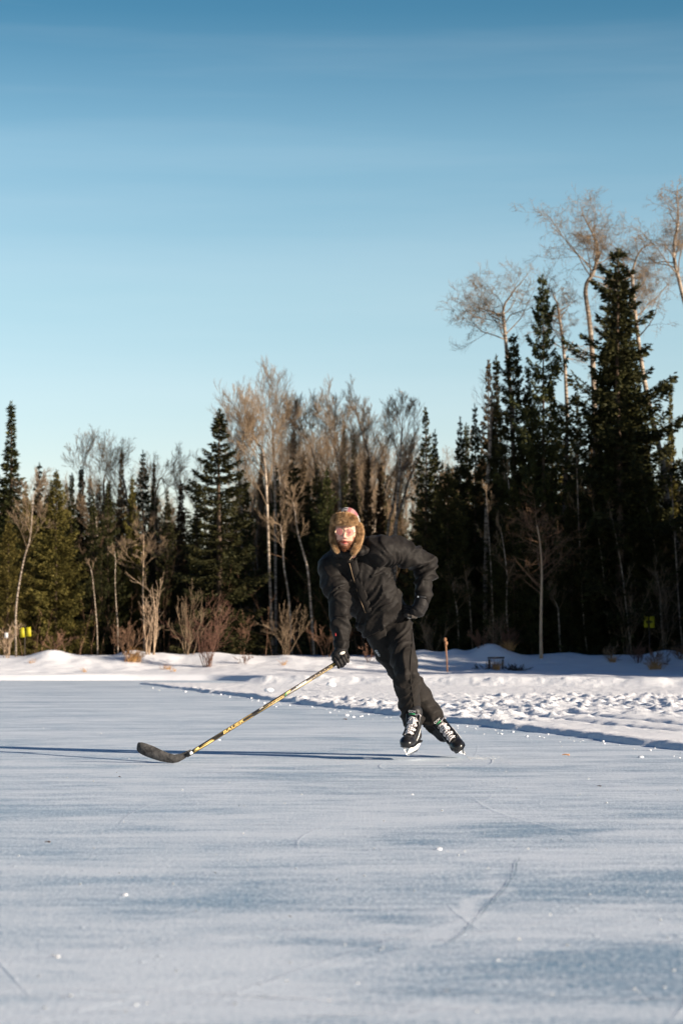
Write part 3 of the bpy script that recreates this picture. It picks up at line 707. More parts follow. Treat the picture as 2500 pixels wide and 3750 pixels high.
LB = [((62, 0), (60, 2224), (87, 2056), (111, 1969), (122, 1834), (126, 1770), 51.0, 'crooked pale bare tree zigzagging in front of the left spruces', .035, .7, .55, M['birch']),
      ((285, 0), (290, 2000), (300, 1850), (305, 1780), (300, 1740), (295, 1730), 58, 'bare round crown above the slender spruces at left', .05, 1.0, .6, M['twig']),
      ((372, 0), (378, 2000), (385, 1860), (380, 1780), (385, 1740), (392, 1710), 57.5, 'bare tree left of the reddish spire', .05, 1.0, .5, M['twig']),
      ((470, 0), (472, 1960), (470, 1890), (462, 1800), (450, 1750), (455, 1720), 58, 'bare birch with a bright lit stem under the reddish spire', .055, 1.1, .5, M['birch']),
      ((585, 0), (570, 2000), (566, 1880), (572, 1800), (590, 1750), (600, 1730), 57, 'bare tree right of the broad dark spruce, with a thin forked crown', .045, .9, .5, M['twig']),
      ((640, 0), (650, 2000), (655, 1900), (660, 1830), (668, 1790), (680, 1760), 58, 'pale bare tree in the dip left of the big layered spruce', .045, .9, .5, M['birch']),
      ((360, 0), (356, 2300), (348, 2200), (340, 2120), (334, 2085), (328, 2030), 51.4, 'thin blue white stem left of the pale shrubs, in deep shade', .020, .18, .9, M['birch']),
      ((434, 0), (432, 2300), (425, 2200), (422, 2120), (424, 2056), (420, 1980), 51.5, 'second thin pale stem in deep shade, behind the tuft of dry grass', .020, .2, .9, M['birch']),
      ((530, 0), (528, 2300), (524, 2150), (526, 2060), (526, 1958), (520, 1920), 51.8, 'slim forked stem rising behind the pale leafless shrub', .028, .6, .5, M['twig_pale']),
      ((1070, 0), (1058, 2200), (1040, 2080), (1035, 2000), (1028, 1930), (1020, 1880), 52.0, 'leaning pale stem low down between birches and skater', .04, .5, .6, M['birch']),
      ((1150, 0), (1130, 2120), (1112, 2030), (1090, 1950), (1078, 1860), (1072, 1800), 52.2, 'curved pale birch stem left of the skater\'s shoulder', .045, .5, .6, M['birch'])]
for i, (a, b, c, d, e, f, Y, lab, rad, ll, cf, mt) in enumerate(LB):
    bare_tree('bare_tree', stem(Y, a, b, c, d, e, (f[0], f[1] + 40)), rad * .8, 300 + i, lab, group='bare trees among the spruces', wide=.95, crown_from=cf * .85, nlimb=10 if ll > .35 else 4, llen=ll, up=.10, ang=(.35, .8), maxl=3 if ll < .55 else 4, radtop=.4, mtrunk=mt, curve=.13)
# slender aspens in the shade at the right
for i, (xb, yt, xt, Y) in enumerate([(1805, 1830, 1780, 51.3), (1870, 1950, 1835, 51.0), (1900, 1760, 1860, 51.6), (1985, 1990, 1965, 51.8), (2150, 1700, 2110, 51.2), (2240, 1850, 2170, 51.5),
                                     (2310, 1900, 2240, 51.0), (2360, 1740, 2290, 51.7), (2450, 1780, 2350, 51.4), (2500, 1750, 2455, 51.1), (1680, 2130, 1655, 51.2), (1730, 2110, 1705, 51.4), (2050, 2200, 2030, 51.0), (2430, 2100, 2400, 50.9)]):
    r0 = random.Random(i)
    bare_tree('aspen_sapling', stem(Y, (xb, 0), (xb * .7 + xt * .3 + r0.uniform(-8, 8), 2250), (xb * .4 + xt * .6 + r0.uniform(-8, 8), (2250 + yt) / 2), (xt, yt)), .024, 400 + i,
              ['slim shaded stem behind the black frame', 'slim shaded stem right of the black frame', 'tall slim stem with a fork, left of the lone sapling', 'short slim stem right behind the lone sapling',
               'slim stem in shade, first right of the lone sapling', 'slim stem in shade, second right of the lone sapling', 'slim stem in shade, third right of the lone sapling', 'long slim stem left of the yellow cards at right',
               'leaning slim stem passing behind the yellow cards at right', 'slim stem close to the right edge', 'low slim stem left of the black frame, by the orange post', 'second low slim stem by the orange post',
               'short stem between lone sapling and its right neighbours', 'short stem rising above the yellow cards at right'][i],
              group='slim stems in the shaded wood', crown_from=.4, nlimb=6, llen=.45, up=.15, ang=(.4, .9), maxl=3, radtop=.4, mtrunk=M['birch'])
# generic bare trees deeper in
GEN = []
for k in range(4):
    o = bare_tree('bare_tree', [Vector((0, 0, 0)), Vector((.1, 0, 2.5)), Vector((-.05, .1, 4.5)), Vector((.1, 0, 6.0))], .06, 500 + k,
                  'bare leafless tree standing deep among the spruces', group='bare trees deep in the forest', crown_from=.4, nlimb=10, llen=1.5, up=.18, ang=(.35, .8), maxl=4, radtop=.4)
    GEN.append(o)
for i in range(110):
    o = GEN[i % 4]; Y = rr_.uniform(56, 80); px = rr_.uniform(-300, 1800) if i % 3 else rr_.uniform(900, 1550)
    if 640 < px < 900 and rr_.random() < .3: px += 300
    pr = float(np.interp(px, [a for a, _ in PROF], [b for _, b in PROF])) - 60 + rr_.uniform(0, 170)
    if 920 < px < 1520: pr -= 60
    x = (px - 1250) / FPX * Y; zb = ztf(x, Y) - .05; H = P(px, pr, Y).z - zb; s = H / 7.4
    if i < 4: o.location = (x, Y, zb); o.scale = (s, s, s)
    else: dup(o, (x, Y, zb), (s, s, s), rr_.uniform(0, 6.28))

# shrubs on the bank
def shrub(px, by, topy, Y, wpx, seed, label, m, n=9, rad=.012, name='leafless_shrub', maxl=3, up=.16, lean=0, lean_sp=1.0):
    x = (px - 1250) / FPX * Y; zb = ztf(x, Y) - .03; H = P(px, topy, Y).z - zb; wv = wpx / FPX * Y
    r = np.random.default_rng(seed); out = []
    for k in range(n):
        a = r.uniform(0, 6.28); q = r.random() ** .7 * lean_sp
        d = np.array([math.cos(a) * q * wv / H * 2.1 + lean, math.sin(a) * q * .9 * wv / H, 1.0]); d /= np.linalg.norm(d)
        grow(r, (r.normal(0, wv * .16), r.normal(0, .06), 0), d, H * r.uniform(.55, .9), rad * .7 * r.uniform(.7, 1.2), 1, maxl, out, up * .5, (.35, .8), (3, 6), .17, (.30, .6), .2)
    V, F = prisms([s for l, s in out if l == 1], 5); V2, F2 = prisms([(*s[:3], max(s[3], .0035), *s[4:7], max(s[7], .0022)) for l, s in out if l > 1], 3)
    root = mk(name, np.concatenate([V, V2]), np.concatenate([F, F2 + len(V)]), m, None, False, (x, Y, zb)); tag(root, label, 'shrub', 'leafless shrubs on the snow bank')
    return root
shrub(553, 2400, 2110, 49.6, 75, 601, 'pale golden leafless shrub on the snow bank, tallest of the shrubs at left', M['twig_pale'], 6, .022)
shrub(462, 2390, 2265, 49.4, 50, 602, 'tangled orange brown bush on the mound left of the pale shrub', M['twig_red'], 14, .012)
shrub(690, 2400, 2130, 49.8, 75, 603, 'open bare shrub with few long rods, right of the pale golden shrub', M['twig'], 7, .015)
shrub(762, 2425, 2190, 48.2, 60, 604, 'dense reddish shrub standing in front of the big layered spruce', M['twig_red'], 16, .013)
shrub(200, 2360, 2290, 49.9, 55, 605, 'low reddish bush on top of the snow mound beside the yellow cards at left', M['twig_red'], 12, .008)
shrub(22, 2395, 2262, 49.8, 40, 606, 'thin pale shrub at the left edge holding a small white tag', M['twig_pale'], 6, .010)
shrub(1755, 2375, 2300, 49.7, 40, 607, 'reddish brush on the left side of the mound behind the black frame', M['twig_red'], 14, .008)
shrub(1852, 2378, 2290, 49.9, 35, 608, 'rusty brush on the right side of the mound behind the black frame', M['twig_red'], 16, .008)
shrub(1820, 2375, 2220, 50.6, 50, 609, 'grey twiggy shrub right behind the mound with the black frame', M['twig'], 8, .010)
shrub(2230, 2440, 2350, 48.5, 40, 610, 'low dark twig clump on the shaded bank, first in the row at right', M['twig'], 8, .007)
shrub(2330, 2450, 2350, 48.3, 40, 611, 'brown twig clump on the shaded bank below the yellow cards', M['twig_red'], 12, .007)
shrub(2400, 2460, 2370, 47.8, 40, 612, 'arched brown weeds on the shaded bank, last but one at right', M['twig_red'], 14, .006)
shrub(2485, 2430, 2340, 48.6, 40, 613, 'rusty weeds on the shaded bank at the right edge', M['twig_red'], 14, .007)
shrub(2290, 2390, 2120, 50.6, 55, 614, 'tall faint grey shrub in the shade left of the yellow cards at right', M['twig'], 7, .011)
shrub(2420, 2390, 2090, 50.7, 60, 615, 'tall faint grey shrub in the shade right of the yellow cards', M['twig'], 7, .011)
shrub(1200, 2400, 2250, 50.6, 50, 616, 'low grey shrub on the bank left of the gloved hand on the stick', M['twig_red'], 8, .008)
shrub(1045, 2400, 2200, 50.6, 45, 617, 'grey shrub at the wood edge below the twin birches', M['twig'], 8, .009)
shrub(880, 2400, 2230, 50.8, 60, 618, 'brownish shrub at the wood edge right of the dense reddish shrub', M['twig_red'], 9, .010)
shrub(1350, 2415, 2360, 48.6, 30, 619, 'small weed in the snow between the gloved hand and the legs', M['twig_red'], 7, .004)
shrub(900, 2425, 2385, 48.4, 22, 620, 'tiny weed poking from the snow in the middle of the bank', M['twig_red'], 6, .004)
shrub(1580, 2400, 2240, 50.7, 50, 621, 'grey shrub at the wood edge right of the skater\'s legs', M['twig'], 8, .009)

# lone sapling on the bank at right
bare_tree('sapling', [gp(1979, 49.2)] + [P(x, y, 49.2) for x, y in ((1979, 2300), (1981, 2180), (1982, 2080), (1976, 1990), (1965, 1925))], .045, 700,
          'lone leafless sapling with level branches on the shaded bank at right', group=None, crown_from=.42, nlimb=22, llen=.85, up=.06, ang=(.85, 1.25), maxl=3, radtop=.25, mtrunk=M['twig_pale'], mtwig=M['twig_red'], nch=(4, 6), curve=.08)

# dry grass tufts
def tuft(px, Y, h, wv, n, seed, label, name='grass_tuft', lean=0):
    r = np.random.default_rng(seed); x = (px - 1250) / FPX * Y; zb = ztf(x, Y) - .02; S = []
    for i in range(n):
        p = np.array([r.normal(0, wv * .25), r.normal(0, .05), 0]); d = np.array([r.normal(lean, .35), r.normal(0, .3), 1.0]); L = h * r.uniform(.5, 1.1)
        d /= np.linalg.norm(d)
        for k in range(3):
            q = p + d * L / 3; S.append((*p, .005 * (1 - k * .28), *q, .005 * (1 - (k + 1) * .28))); p = q; d = d + np.array([d[0] * .35, 0, -.25]); d /= np.linalg.norm(d)
    V, F = prisms(S, 3); o = mk(name, V, F, M['reed'], None, False, (x, Y, zb)); tag(o, label, 'grass tuft', 'dry grass tufts on the bank'); return o
tuft(485, 48.9, .34, .30, 160, 1, 'dry straw tuft hanging over the mound under the tangled orange bush', lean=.35)
tuft(612, 47.9, .16, .22, 40, 2, 'small orange tuft right of the pale golden shrub')
tuft(1813, 47.6, .26, .12, 90, 3, 'orange dry grass tuft inside the square black frame')
tuft(1856, 49.6, .25, .2, 90, 4, 'rusty grass at the right foot of the mound behind the black frame')
tuft(314, 47.6, .15, .1, 14, 5, 'few thin stalks in the snow left of the tangled bush')
tuft(118, 48.6, .14, .1, 14, 6, 'few short stalks in the snow below the yellow cards at left')
tuft(640, 47.2, .12, .12, 16, 7, 'faint stalks at the ice edge below the open bare shrub')
tuft(1040, 48.2, .18, .08, 16, 8, 'thin stalks in the snow left of the gloved hand')
tuft(2240, 48.4, .2, .12, 50, 9, 'dull tuft by the first twig clump on the shaded bank')
tuft(2395, 47.4, .24, .25, 110, 10, 'broad brown tuft low on the shaded bank at right')
# dead branch heap
g = np.random.default_rng(8); S = []
for i in range(70):
    p = np.array([g.normal(0, .10), g.normal(0, .07), .02 + .05 * g.random()]); d = np.array([g.normal(0, 1), g.normal(0, .6), abs(g.normal(0, .4))]); d /= np.linalg.norm(d)
    for k in range(3):
        q = p + d * .055; S.append((*p, .006, *q, .004)); p = q; d = d + g.normal(0, .25, 3); d /= np.linalg.norm(d)
V, F = prisms(S, 4); b_ = gp(1882, 47.6); tag(mk('branch_pile', V, F, M['wood_dark'], None, False, tuple(b_)), 'small dark heap of dead twigs right of the square black frame', 'branch pile')
g2 = np.random.default_rng(9); S = []
for i in range(26):
    p = np.array([g2.normal(0, .08), g2.normal(0, .05), .0]); d = np.array([g2.normal(0, 1), g2.normal(0, .4), abs(g2.normal(0, .8))]); d /= np.linalg.norm(d)
    for k in range(3):
        q = p + d * .07; S.append((*p, .006, *q, .004)); p = q; d = d + g2.normal(0, .25, 3); d /= np.linalg.norm(d)
V, F = prisms(S, 4); tag(mk('dead_branch', V, F, M['wood_dark'], None, False, tuple(gp(1772, 47.7))), 'dark dead branch lying left of the square black frame', 'branch')

# forest-edge brush: uncountable twigs and thin stems
g3 = np.random.default_rng(10); S = []
for i in range(900):
    px = g3.uniform(-500, 3000); Y = g3.uniform(50.8, 60); x = (px - 1250) / FPX * Y; z = ztf(x, Y); L = g3.uniform(.25, 1.3) * (1 if g3.random() < .8 else 2)
    p = np.array([x, Y, z - .02]); d = np.array([g3.normal(0, .25), g3.normal(0, .2), 1.0]); d /= np.linalg.norm(d); r0 = g3.uniform(.003, .008)
    for k in range(4):
        q = p + d * L / 4; S.append((*p, r0 * (1 - k * .22), *q, r0 * (1 - (k + 1) * .22)))
        for s_ in range(2):
            e = d + g3.normal(0, .6, 3); e /= np.linalg.norm(e); S.append((*q, r0 * .4, *(q + e * L * .16), r0 * .2))
        p = q; d = d + g3.normal(0, .14, 3); d /= np.linalg.norm(d)
V, F = prisms(S, 3); tag(mk('undergrowth', V, F, M['twig_red'], None), 'tangle of leafless brush along the foot of the forest', 'undergrowth', kind='stuff')

# ------------------------------------------------------------------ posts, frame, cards
g = Geo(); b_ = gp(1814, 47.8); hw = 24 / FPX * 47.8; ht = P(1814, 2409, 47.8).z
fr = empty('timber_gate', b_); tag(fr, 'square black timber frame standing open in the snow on the shaded bank', 'frame')
for s in (-1, 1):
    g = Geo(); g.box((s * hw, 0, (ht - b_.z) / 2 - .03), (.022 if s < 0 else .016, .03, (ht - b_.z) / 2 - .0), Matrix.Rotation(R(1.5 * s), 3, 'Y')); g.build('post', M['wood_dark'], fr, False)
g = Geo(); g.box((0, 0, ht - b_.z + .0), (hw + .035, .036, .017), Matrix.Rotation(R(-1), 3, 'Y')); g.build('crossbar', M['wood_dark'], fr, False)
b_ = gp(1637, 47.5); ps = empty('wooden_post', b_); tag(ps, 'short orange wooden post with a knob head, leaning in the snow right of the skater', 'post')
tp = P(1630, 2352, 47.5) - b_; g = Geo(); g.tube([(0, 0, -.1), tuple(tp * .5 + Vector((.006, 0, 0))), tuple(tp)], [.016, .014, .016], n=8, round_ends=False); g.build('shaft', M['wood_orange'], ps)
g = Geo(); g.ellipsoid(tuple(tp + Vector((.012, 0, -.02))), (.034, .03, .045), None, 10, 8); g.ellipsoid(tuple(tp + Vector((-.008, 0, .05))), (.028, .025, .045), None, 10, 8); g.build('knob', M['wood_orange'], ps)

def card(px, py0, py1, wpx, Y, tilt, label):
    c = P(px, (py0 + py1) / 2, Y); hh = (py1 - py0) / 2 / FPX * Y; hw = wpx / 2 / FPX * Y
    g = Geo(); g.box((0, 0, 0), (hw, .004, hh), Matrix.Rotation(R(tilt), 3, 'Y'))
    o = g.build('yellow_card', M['yellow'], None, False); o.location = c; tag(o, label, 'sign', 'yellow marker cards'); return o
def stake(px, Y, topy, label):
    b = gp(px, Y); t = P(px, topy, Y) - b; g = Geo(); g.tube([(0, 0, -.1), tuple(t * .5), tuple(t)], [.014, .013, .012], n=8, round_ends=False)
    o = g.build('stake', M['wood_dark'], None); o.location = b; tag(o, label, 'stake')
card(82, 2299, 2334, 18, 49.9, -5, 'left yellow card of the pair on a stake by the olive spruce'); card(105, 2297, 2331, 19, 49.9, -5, 'right yellow card of the pair on a stake by the olive spruce')
stake(93, 49.93, 2288, 'thin dark stake carrying the yellow cards at left')
card(2364, 2256, 2298, 14, 50.2, 2, 'left yellow card of the dim pair in the shaded wood at right'); card(2386, 2257, 2299, 17, 50.2, -2, 'right yellow card of the dim pair in the shaded wood at right')
stake(2375, 50.24, 2245, 'thin dark stake carrying the dim yellow cards at right')
g = Geo(); g.box((0, 0, 0), (.036, .004, .055)); o = g.build('white_tag', M['white_tag'], None, False); o.location = P(24, 2327, 49.75); tag(o, 'small white tag hanging in the thin shrub at the left edge', 'tag')

# leaves on the ice
def leaf(px, py, wpx, m, label, seed=0):
    p = Pg(px, py); s = wpx / FPX * p.y / 2; rg = np.random.default_rng(seed); V = []; q = []; n = 7
    for i in range(n):
        u = i / (n - 1); hw = s * .45 * math.sin(math.pi * (u * .9 + .05)) ** .8 * rg.uniform(.7, 1.2)
        for j, k in enumerate((-1, 0, 1)): V.append(((u - .5) * 2 * s, k * hw, .004 + s * .35 * abs(k) * (.4 + u) + .1 * s * math.sin(u * 5)))
        if i:
            a = (i - 1) * 3; q += [(a, a + 1, a + 4, a + 3), (a + 1, a + 2, a + 5, a + 4)]
    o = mk('fallen_leaf', V, np.array(q), m, None, True, (p.x, p.y, 0)); o.rotation_euler = (0, 0, rg.uniform(-.5, .5)); tag(o, label, 'leaf', 'fallen leaves on the ice')
M['leaf_o'] = noisy('orange leaf', (.62, .30, .13), (.70, .40, .22), 60, .6, .3); M['leaf_b'] = noisy('brown leaf', (.10, .05, .03), (.16, .08, .05), 60, .7, .2)
leaf(2070, 2768, 28, M['leaf_o'], 'curled orange leaf on the ice right of the pushing skate', 1)
leaf(175, 3088, 24, M['leaf_b'], 'brown leaf on the foreground ice near the left edge', 2)
leaf(437, 2848, 12, M['leaf_b'], 'tiny dark leaf scrap on the ice below the blade of the stick', 3)
leaf(2192, 2882, 16, M['leaf_b'], 'tiny dark leaf scrap on the ice at right, below the orange leaf', 4)
leaf(1060, 3362, 12, M['leaf_b'], 'tiny brown leaf scrap in the middle of the foreground ice', 5)
leaf(1262, 2636, 16, M['leaf_b'], 'flat greenish brown leaf scrap just in front of the ploughed snow edge', 6)


def by_skate():
    c = Pg(1712, 2776); return c.x + abs(rng.normal(0, .10)), c.y + rng.normal(0, .12)
V, F = lumps(60, by_skate, lambda: .001 + .003 * rng.random() ** 3)
tag(mk('ice_shavings', V, F, M['snow_rough'], None, True), 'fine ice shavings thrown out beside the pushing skate', 'snow', kind='stuff')
# ------------------------------------------------------------------ the skater
YP = 16.15; U = YP / FPX                      # metres per photo pixel at the skater
def Q_(px, py, dy=0.0): return P(px, py, YP + dy)
def fabric(name, c, warm=1.0, bumps=.25, rough=.85):
    m = mat(name, c, rough, .16); t = NT(m); v = t.coord('Object')
    f = t.noise(v, 9, 5, .6)
    t.l(t.ramp(f, [(.3, tuple(x * .8 for x in c)), (.7, tuple(x * 1.2 for x in c))]), t.b.inputs['Base Color'])
    b1 = t.bump(t.noise(v, 12, 2, .45, .5), bumps, .03); t.l(t.bump(t.noise(v, 420, 2, .5), .15, .002, b1), t.b.inputs['Normal'])
    t.b.inputs['Sheen Weight'].default_value = .02
    return m
M['jacket'] = fabric('black padded jacket cloth', (.0085, .0072, .0064), bumps=.5, rough=.66)
M['trouser'] = fabric('black trouser cloth', (.0135, .0115, .0100), bumps=.4, rough=.70)
M['glove'] = fabric('black glove leather', (.013, .012, .012), bumps=.4, rough=.6)
M['glove_tex'] = fabric('grey knit glove fingers', (.045, .040, .036), bumps=.6)
M['offwhite'] = noisy('off white patch', (.62, .57, .50), (.74, .70, .63), 60, .7, .2)
M['blackshiny'] = mat('black glossy skate shell', (.010, .010, .011), .28, .5)
M['blackmatt'] = noisy('black skate leather', (.012, .012, .013), (.022, .022, .024), 60, .5, .35, .2)
M['lace'] = noisy('white laces', (.62, .58, .60), (.74, .71, .70), 90, .8, .2)
M['holder'] = noisy('white plastic blade holder', (.74, .74, .73), (.82, .82, .81), 30, .4, .4)
M['steel'] = mat('steel runner', (.55, .56, .58), .3, .5, 1.0)
M['green'] = mat('green skate trim', (.02, .26, .10), .5, .4)
M['white'] = mat('white print', (.75, .75, .74), .6, .3)
M['red'] = mat('red print', (.45, .03, .03), .6, .3)
M['gold'] = noisy('gold stick graphics', (.62, .42, .12), (.74, .54, .20), 30, .4, .45)
M['tan'] = noisy('tan checker graphics', (.42, .30, .20), (.50, .37, .25), 30, .5, .4)
M['stick'] = noisy('black stick shaft', (.015, .013, .012), (.045, .038, .032), 18, .35, .45)
M['tape'] = noisy('worn black stick tape', (.022, .022, .023), (.085, .083, .082), 22, .85, .2, .5, cs=(1, 1, 1))
M['fur'] = noisy('brown fur', (.26, .15, .07), (.66, .45, .25), 26, .8, .2, out='Object')
M['beard'] = noisy('reddish brown beard', (.10, .038, .018), (.22, .09, .04), 60, .8, .2)
M['gilt'] = mat('gilt metal rim', (.80, .62, .40), .3, .5, 1.0)
M['lens'] = mat('rose tinted lens', (.42, .15, .14), .15, .5, Alpha=.62)

# skeleton in space
Lsh, Rsh = Q_(1400, 2012, -.25), Q_(1218, 2080, -.13)
neck = Q_(1296, 2022, -.24); pelvis = Q_(1425, 2318, .04); headc = Q_(1264, 1967, -.32)
Lel, Lwr, Lkn = Q_(1556, 2062, -.04), Q_(1546, 2188, -.12), Q_(1530, 2246, -.13)
Rel, Rwr, Rhand = Q_(1240, 2200, -.28), Q_(1249, 2366, -.40), Q_(1253, 2414, -.44)
Lhip, Rhip = Q_(1462, 2310, .02), Q_(1392, 2330, .02)
Fkn, Fan = Q_(1486, 2468, -.26), Q_(1508, 2634, -.06)          # front (left) leg
Bkn, Ban = Q_(1502, 2502, -.02), Q_(1598, 2656, .20)           # trailing (right) leg crossing behind
shax = (Lsh - Rsh).normalized()

person = empty('person', Vector((Q_(1560, 2773).x, YP, 0)))
tag(person, 'man on skates in black winter clothes and fur hat, one hand on his hip', 'person')
def pobj(name, me, m, parent=person):
    if m is not None and not me.materials: me.materials.append(m)
    o = bpy.data.objects.new(name, me); COL.objects.link(o); o.parent = parent
    if parent is not None:                      # geometry is in world space: express it in the parent's space
        off = Vector((0, 0, 0)); q = parent
        while q is not None: off += q.location; q = q.parent
        me.transform(Matrix.Translation(-off))
    return o
def gobj(g, name, m, parent=person, smooth=True):
    V, F = g.arrays(); return pobj(name, raw_mesh(name, V, F, smooth), m, parent)

def wrinkle(me, bones, amp, F=22.0, G=1.3, seed=0, fine=.35):
    """fold cloth across the bone direction; bones: list of (a, b, ampscale, skew)"""
    me.update(); V = co(me).astype(float); N = np.empty(len(me.vertices) * 3, dtype=np.float32); me.vertices.foreach_get('normal', N); N = N.reshape(-1, 3)
    best = np.full(len(V), 1e9); S = np.zeros(len(V)); O = np.zeros((len(V), 3)); A = np.zeros(len(V)); K = np.zeros(len(V))
    for j, (a, b, am, skew) in enumerate(bones):
        a = np.array(a); b = np.array(b); d = b - a; L = np.linalg.norm(d); d = d / L
        s = np.clip((V - a) @ d, 0, L); off = V - a - s[:, None] * d; ds = np.linalg.norm(off, axis=1); u = ds < best
        best[u] = ds[u]; S[u] = s[u] + j * 3.1 + skew * off[u][:, 0]; O[u] = off[u]; A[u] = am; K[u] = j
    out = V.copy()
    for i in range(len(V)):
        o = O[i]; s = S[i]
        wv = mnoise.noise(Vector((s * 5, o[0] * 7, o[2] * 7 + seed)))
        n1 = mnoise.noise(Vector((s * F + wv * 1.6, o[0] * G * 6 + seed, (o[1] + o[2]) * G * 6)))
        r1 = (1 - abs(n1) * 3.0); r1 = (r1 * abs(r1) if r1 > 0 else r1) ; r1 = r1 if r1 > -.5 else -.5
        n2 = mnoise.noise(Vector((s * F * 2.1 + 7, o[0] * G * 14, (o[1] - o[2]) * G * 14 + seed)))
        lowm = .35 + .9 * max(0, .5 + mnoise.noise(Vector((V[i][0] * 6, V[i][2] * 6, seed + 4))))
        out[i] += N[i] * (amp * A[i] * lowm * (r1 * .75 + n2 * fine))
    me.vertices.foreach_set('co', out.astype(np.float32).ravel()); me.update()

# ---- jacket
g = Geo()
ax = tuple(shax)
g.tube([neck + Vector((.004, .05, .00)), Q_(1306, 2050, -.17), Q_(1320, 2098, -.15), Q_(1352, 2160, -.10), Q_(1382, 2222, -.04), Q_(1404, 2262, .0)],
       [.085, .158, .180, .180, .176, .168], [.08, .120, .135, .130, .125, .120], side=ax, n=28)
g.tube([Q_(1310, 2030, -.18), Q_(1355, 2022, -.21), Lsh], [.085, .10, .095], side=(0, 1, 0), n=20)
g.tube([Q_(1290, 2045, -.19), Q_(1250, 2064, -.16), Rsh], [.10, .105, .095], side=(0, 1, 0), n=20)
g.tube([Lsh + Vector((-.03, 0, -.01)), Lsh.lerp(Lel, .35) + Vector((0, 0, .020)), Lsh.lerp(Lel, .7) + Vector((0, 0, .012)), Lel, Lel.lerp(Lwr, .35) + Vector((.010, 0, 0)), Lel.lerp(Lwr, .75), Lwr + Vector((0, 0, .0))],
       [.098, .088, .082, .078, .066, .054, .047], side=(0, 1, 0), n=20)
g.tube([Rsh, Rsh.lerp(Rel, .4) + Vector((-.006, 0, 0)), Rel + Vector((.004, 0, 0)), Rel.lerp(Rwr, .4) + Vector((.0, 0, 0)), Rel.lerp(Rwr, .8), Rwr],
       [.100, .088, .070, .062, .056, .050], side=(0, 1, 0), n=20)
# hem, lower on the viewer's left
g.tube([Q_(1378, 2236, -.03), Q_(1400, 2268, -.005), Q_(1412, 2286, .0)], [.174, .172, .176], [.132, .136, .144], side=(1, .1, -.22), n=26, round_ends=False)
jm = g.remesh('jacket', .0085, 10)
wrinkle(jm, [(neck, Q_(1345, 2130, -.12), .95, .9), (Q_(1345, 2130, -.12), pelvis, .9, .8), (Lsh, Lel, 1.25, .25), (Lel, Lwr, 1.1, .0), (Rsh, Rel, .9, .3), (Rel, Rwr, 1.15, .0)], .025, 13, .75, 3)
jacket = pobj('jacket', jm, M['jacket'])
off = person.location
jb = BVHTree.FromPolygons([v.co + off for v in jm.vertices], [tuple(p.vertices) for p in jm.polygons])
CAM = Vector((0, 0, CH))
def hit(bvh, px, py, lift=.003):
    d = (P(px, py, 10) - CAM).normalized(); h = bvh.ray_cast(CAM, d)
    if h[0] is None: return None
    return h[0] + h[1] * lift, h[1]
def strip_on(bvh, pts, wd, th=.004, step=5, lift=.002, smooth_k=5):
    dense = []
    for i in range(len(pts) - 1):
        a, b = pts[i], pts[i + 1]; n = max(2, int(math.hypot(b[0] - a[0], b[1] - a[1]) / step))
        for k in range(n): dense.append((a[0] + (b[0] - a[0]) * k / n, a[1] + (b[1] - a[1]) * k / n))
    dense.append(pts[-1]); H = [hit(bvh, *q, lift) for q in dense]; H = [h for h in H if h]
    if len(H) < 2: return None
    pp = np.array([tuple(h[0]) for h in H]); k = min(smooth_k, len(pp)) | 1
    pad = np.pad(pp, ((k // 2, k // 2), (0, 0)), 'edge'); pp2 = np.stack([np.convolve(pad[:, i], np.ones(k) / k, 'valid') for i in range(3)], 1)[:len(pp)]
    g = Geo(); g.tube([Vector(p) for p in pp2], wd, th, side=(1, 0, 0), n=8, round_ends=False); return g
# storm flap down the front with its piped edge
g = strip_on(jb, [(1288, 2046), (1300, 2090), (1318, 2150), (1336, 2205), (1356, 2250)], .028, .007, lift=.003, smooth_k=15); pk = gobj(g, 'front_flap', M['jacket'], jacket)
g = strip_on(jb, [(1276, 2052), (1290, 2098), (1306, 2152), (1324, 2205), (1344, 2250)], .0024, .006, lift=.010, smooth_k=13); gobj(g, 'piping', M['twig'], pk)
for nm, pts in (('pocket_flap', [(1352, 2112), (1366, 2108), (1384, 2100), (1404, 2092)]), ('pocket_flap', [(1236, 2152), (1250, 2150), (1268, 2146)]), ('pocket_flap', [(1386, 2236), (1410, 2220), (1436, 2206)])):
    g = strip_on(jb, pts, .012, .006, lift=.0, smooth_k=5)
    if g: gobj(g, nm, M['jacket'], jacket)
for pts, wd in (([(1535, 2120), (1560, 2124), (1580, 2122)], .004), ([(1232, 2256), (1252, 2258), (1275, 2255)], .003)):
    g = strip_on(jb, pts, wd, .003, lift=.002)
    if g: gobj(g, 'seam', M['jacket'], jacket)
# cuffs
g = Geo(); g.tube([Lwr + Vector((.0, 0, .03)), Lwr + Vector((0, 0, -.012))], [.051, .046], side=(0, 1, 0), n=20, round_ends=False); gobj(g, 'cuff', M['jacket'], jacket)
g = Geo(); g.tube([Rwr + Vector((.0, 0, .035)), Rwr + Vector((0, 0, -.006))], [.054, .050], side=(0, 1, 0), n=20, round_ends=False); gobj(g, 'cuff', M['jacket'], jacket)
g = strip_on(jb, [(1229, 2316), (1232, 2324), (1230, 2332)], .003, .003, step=3, lift=.004)
if g: gobj(g, 'sleeve_badge', M['red'], jacket)
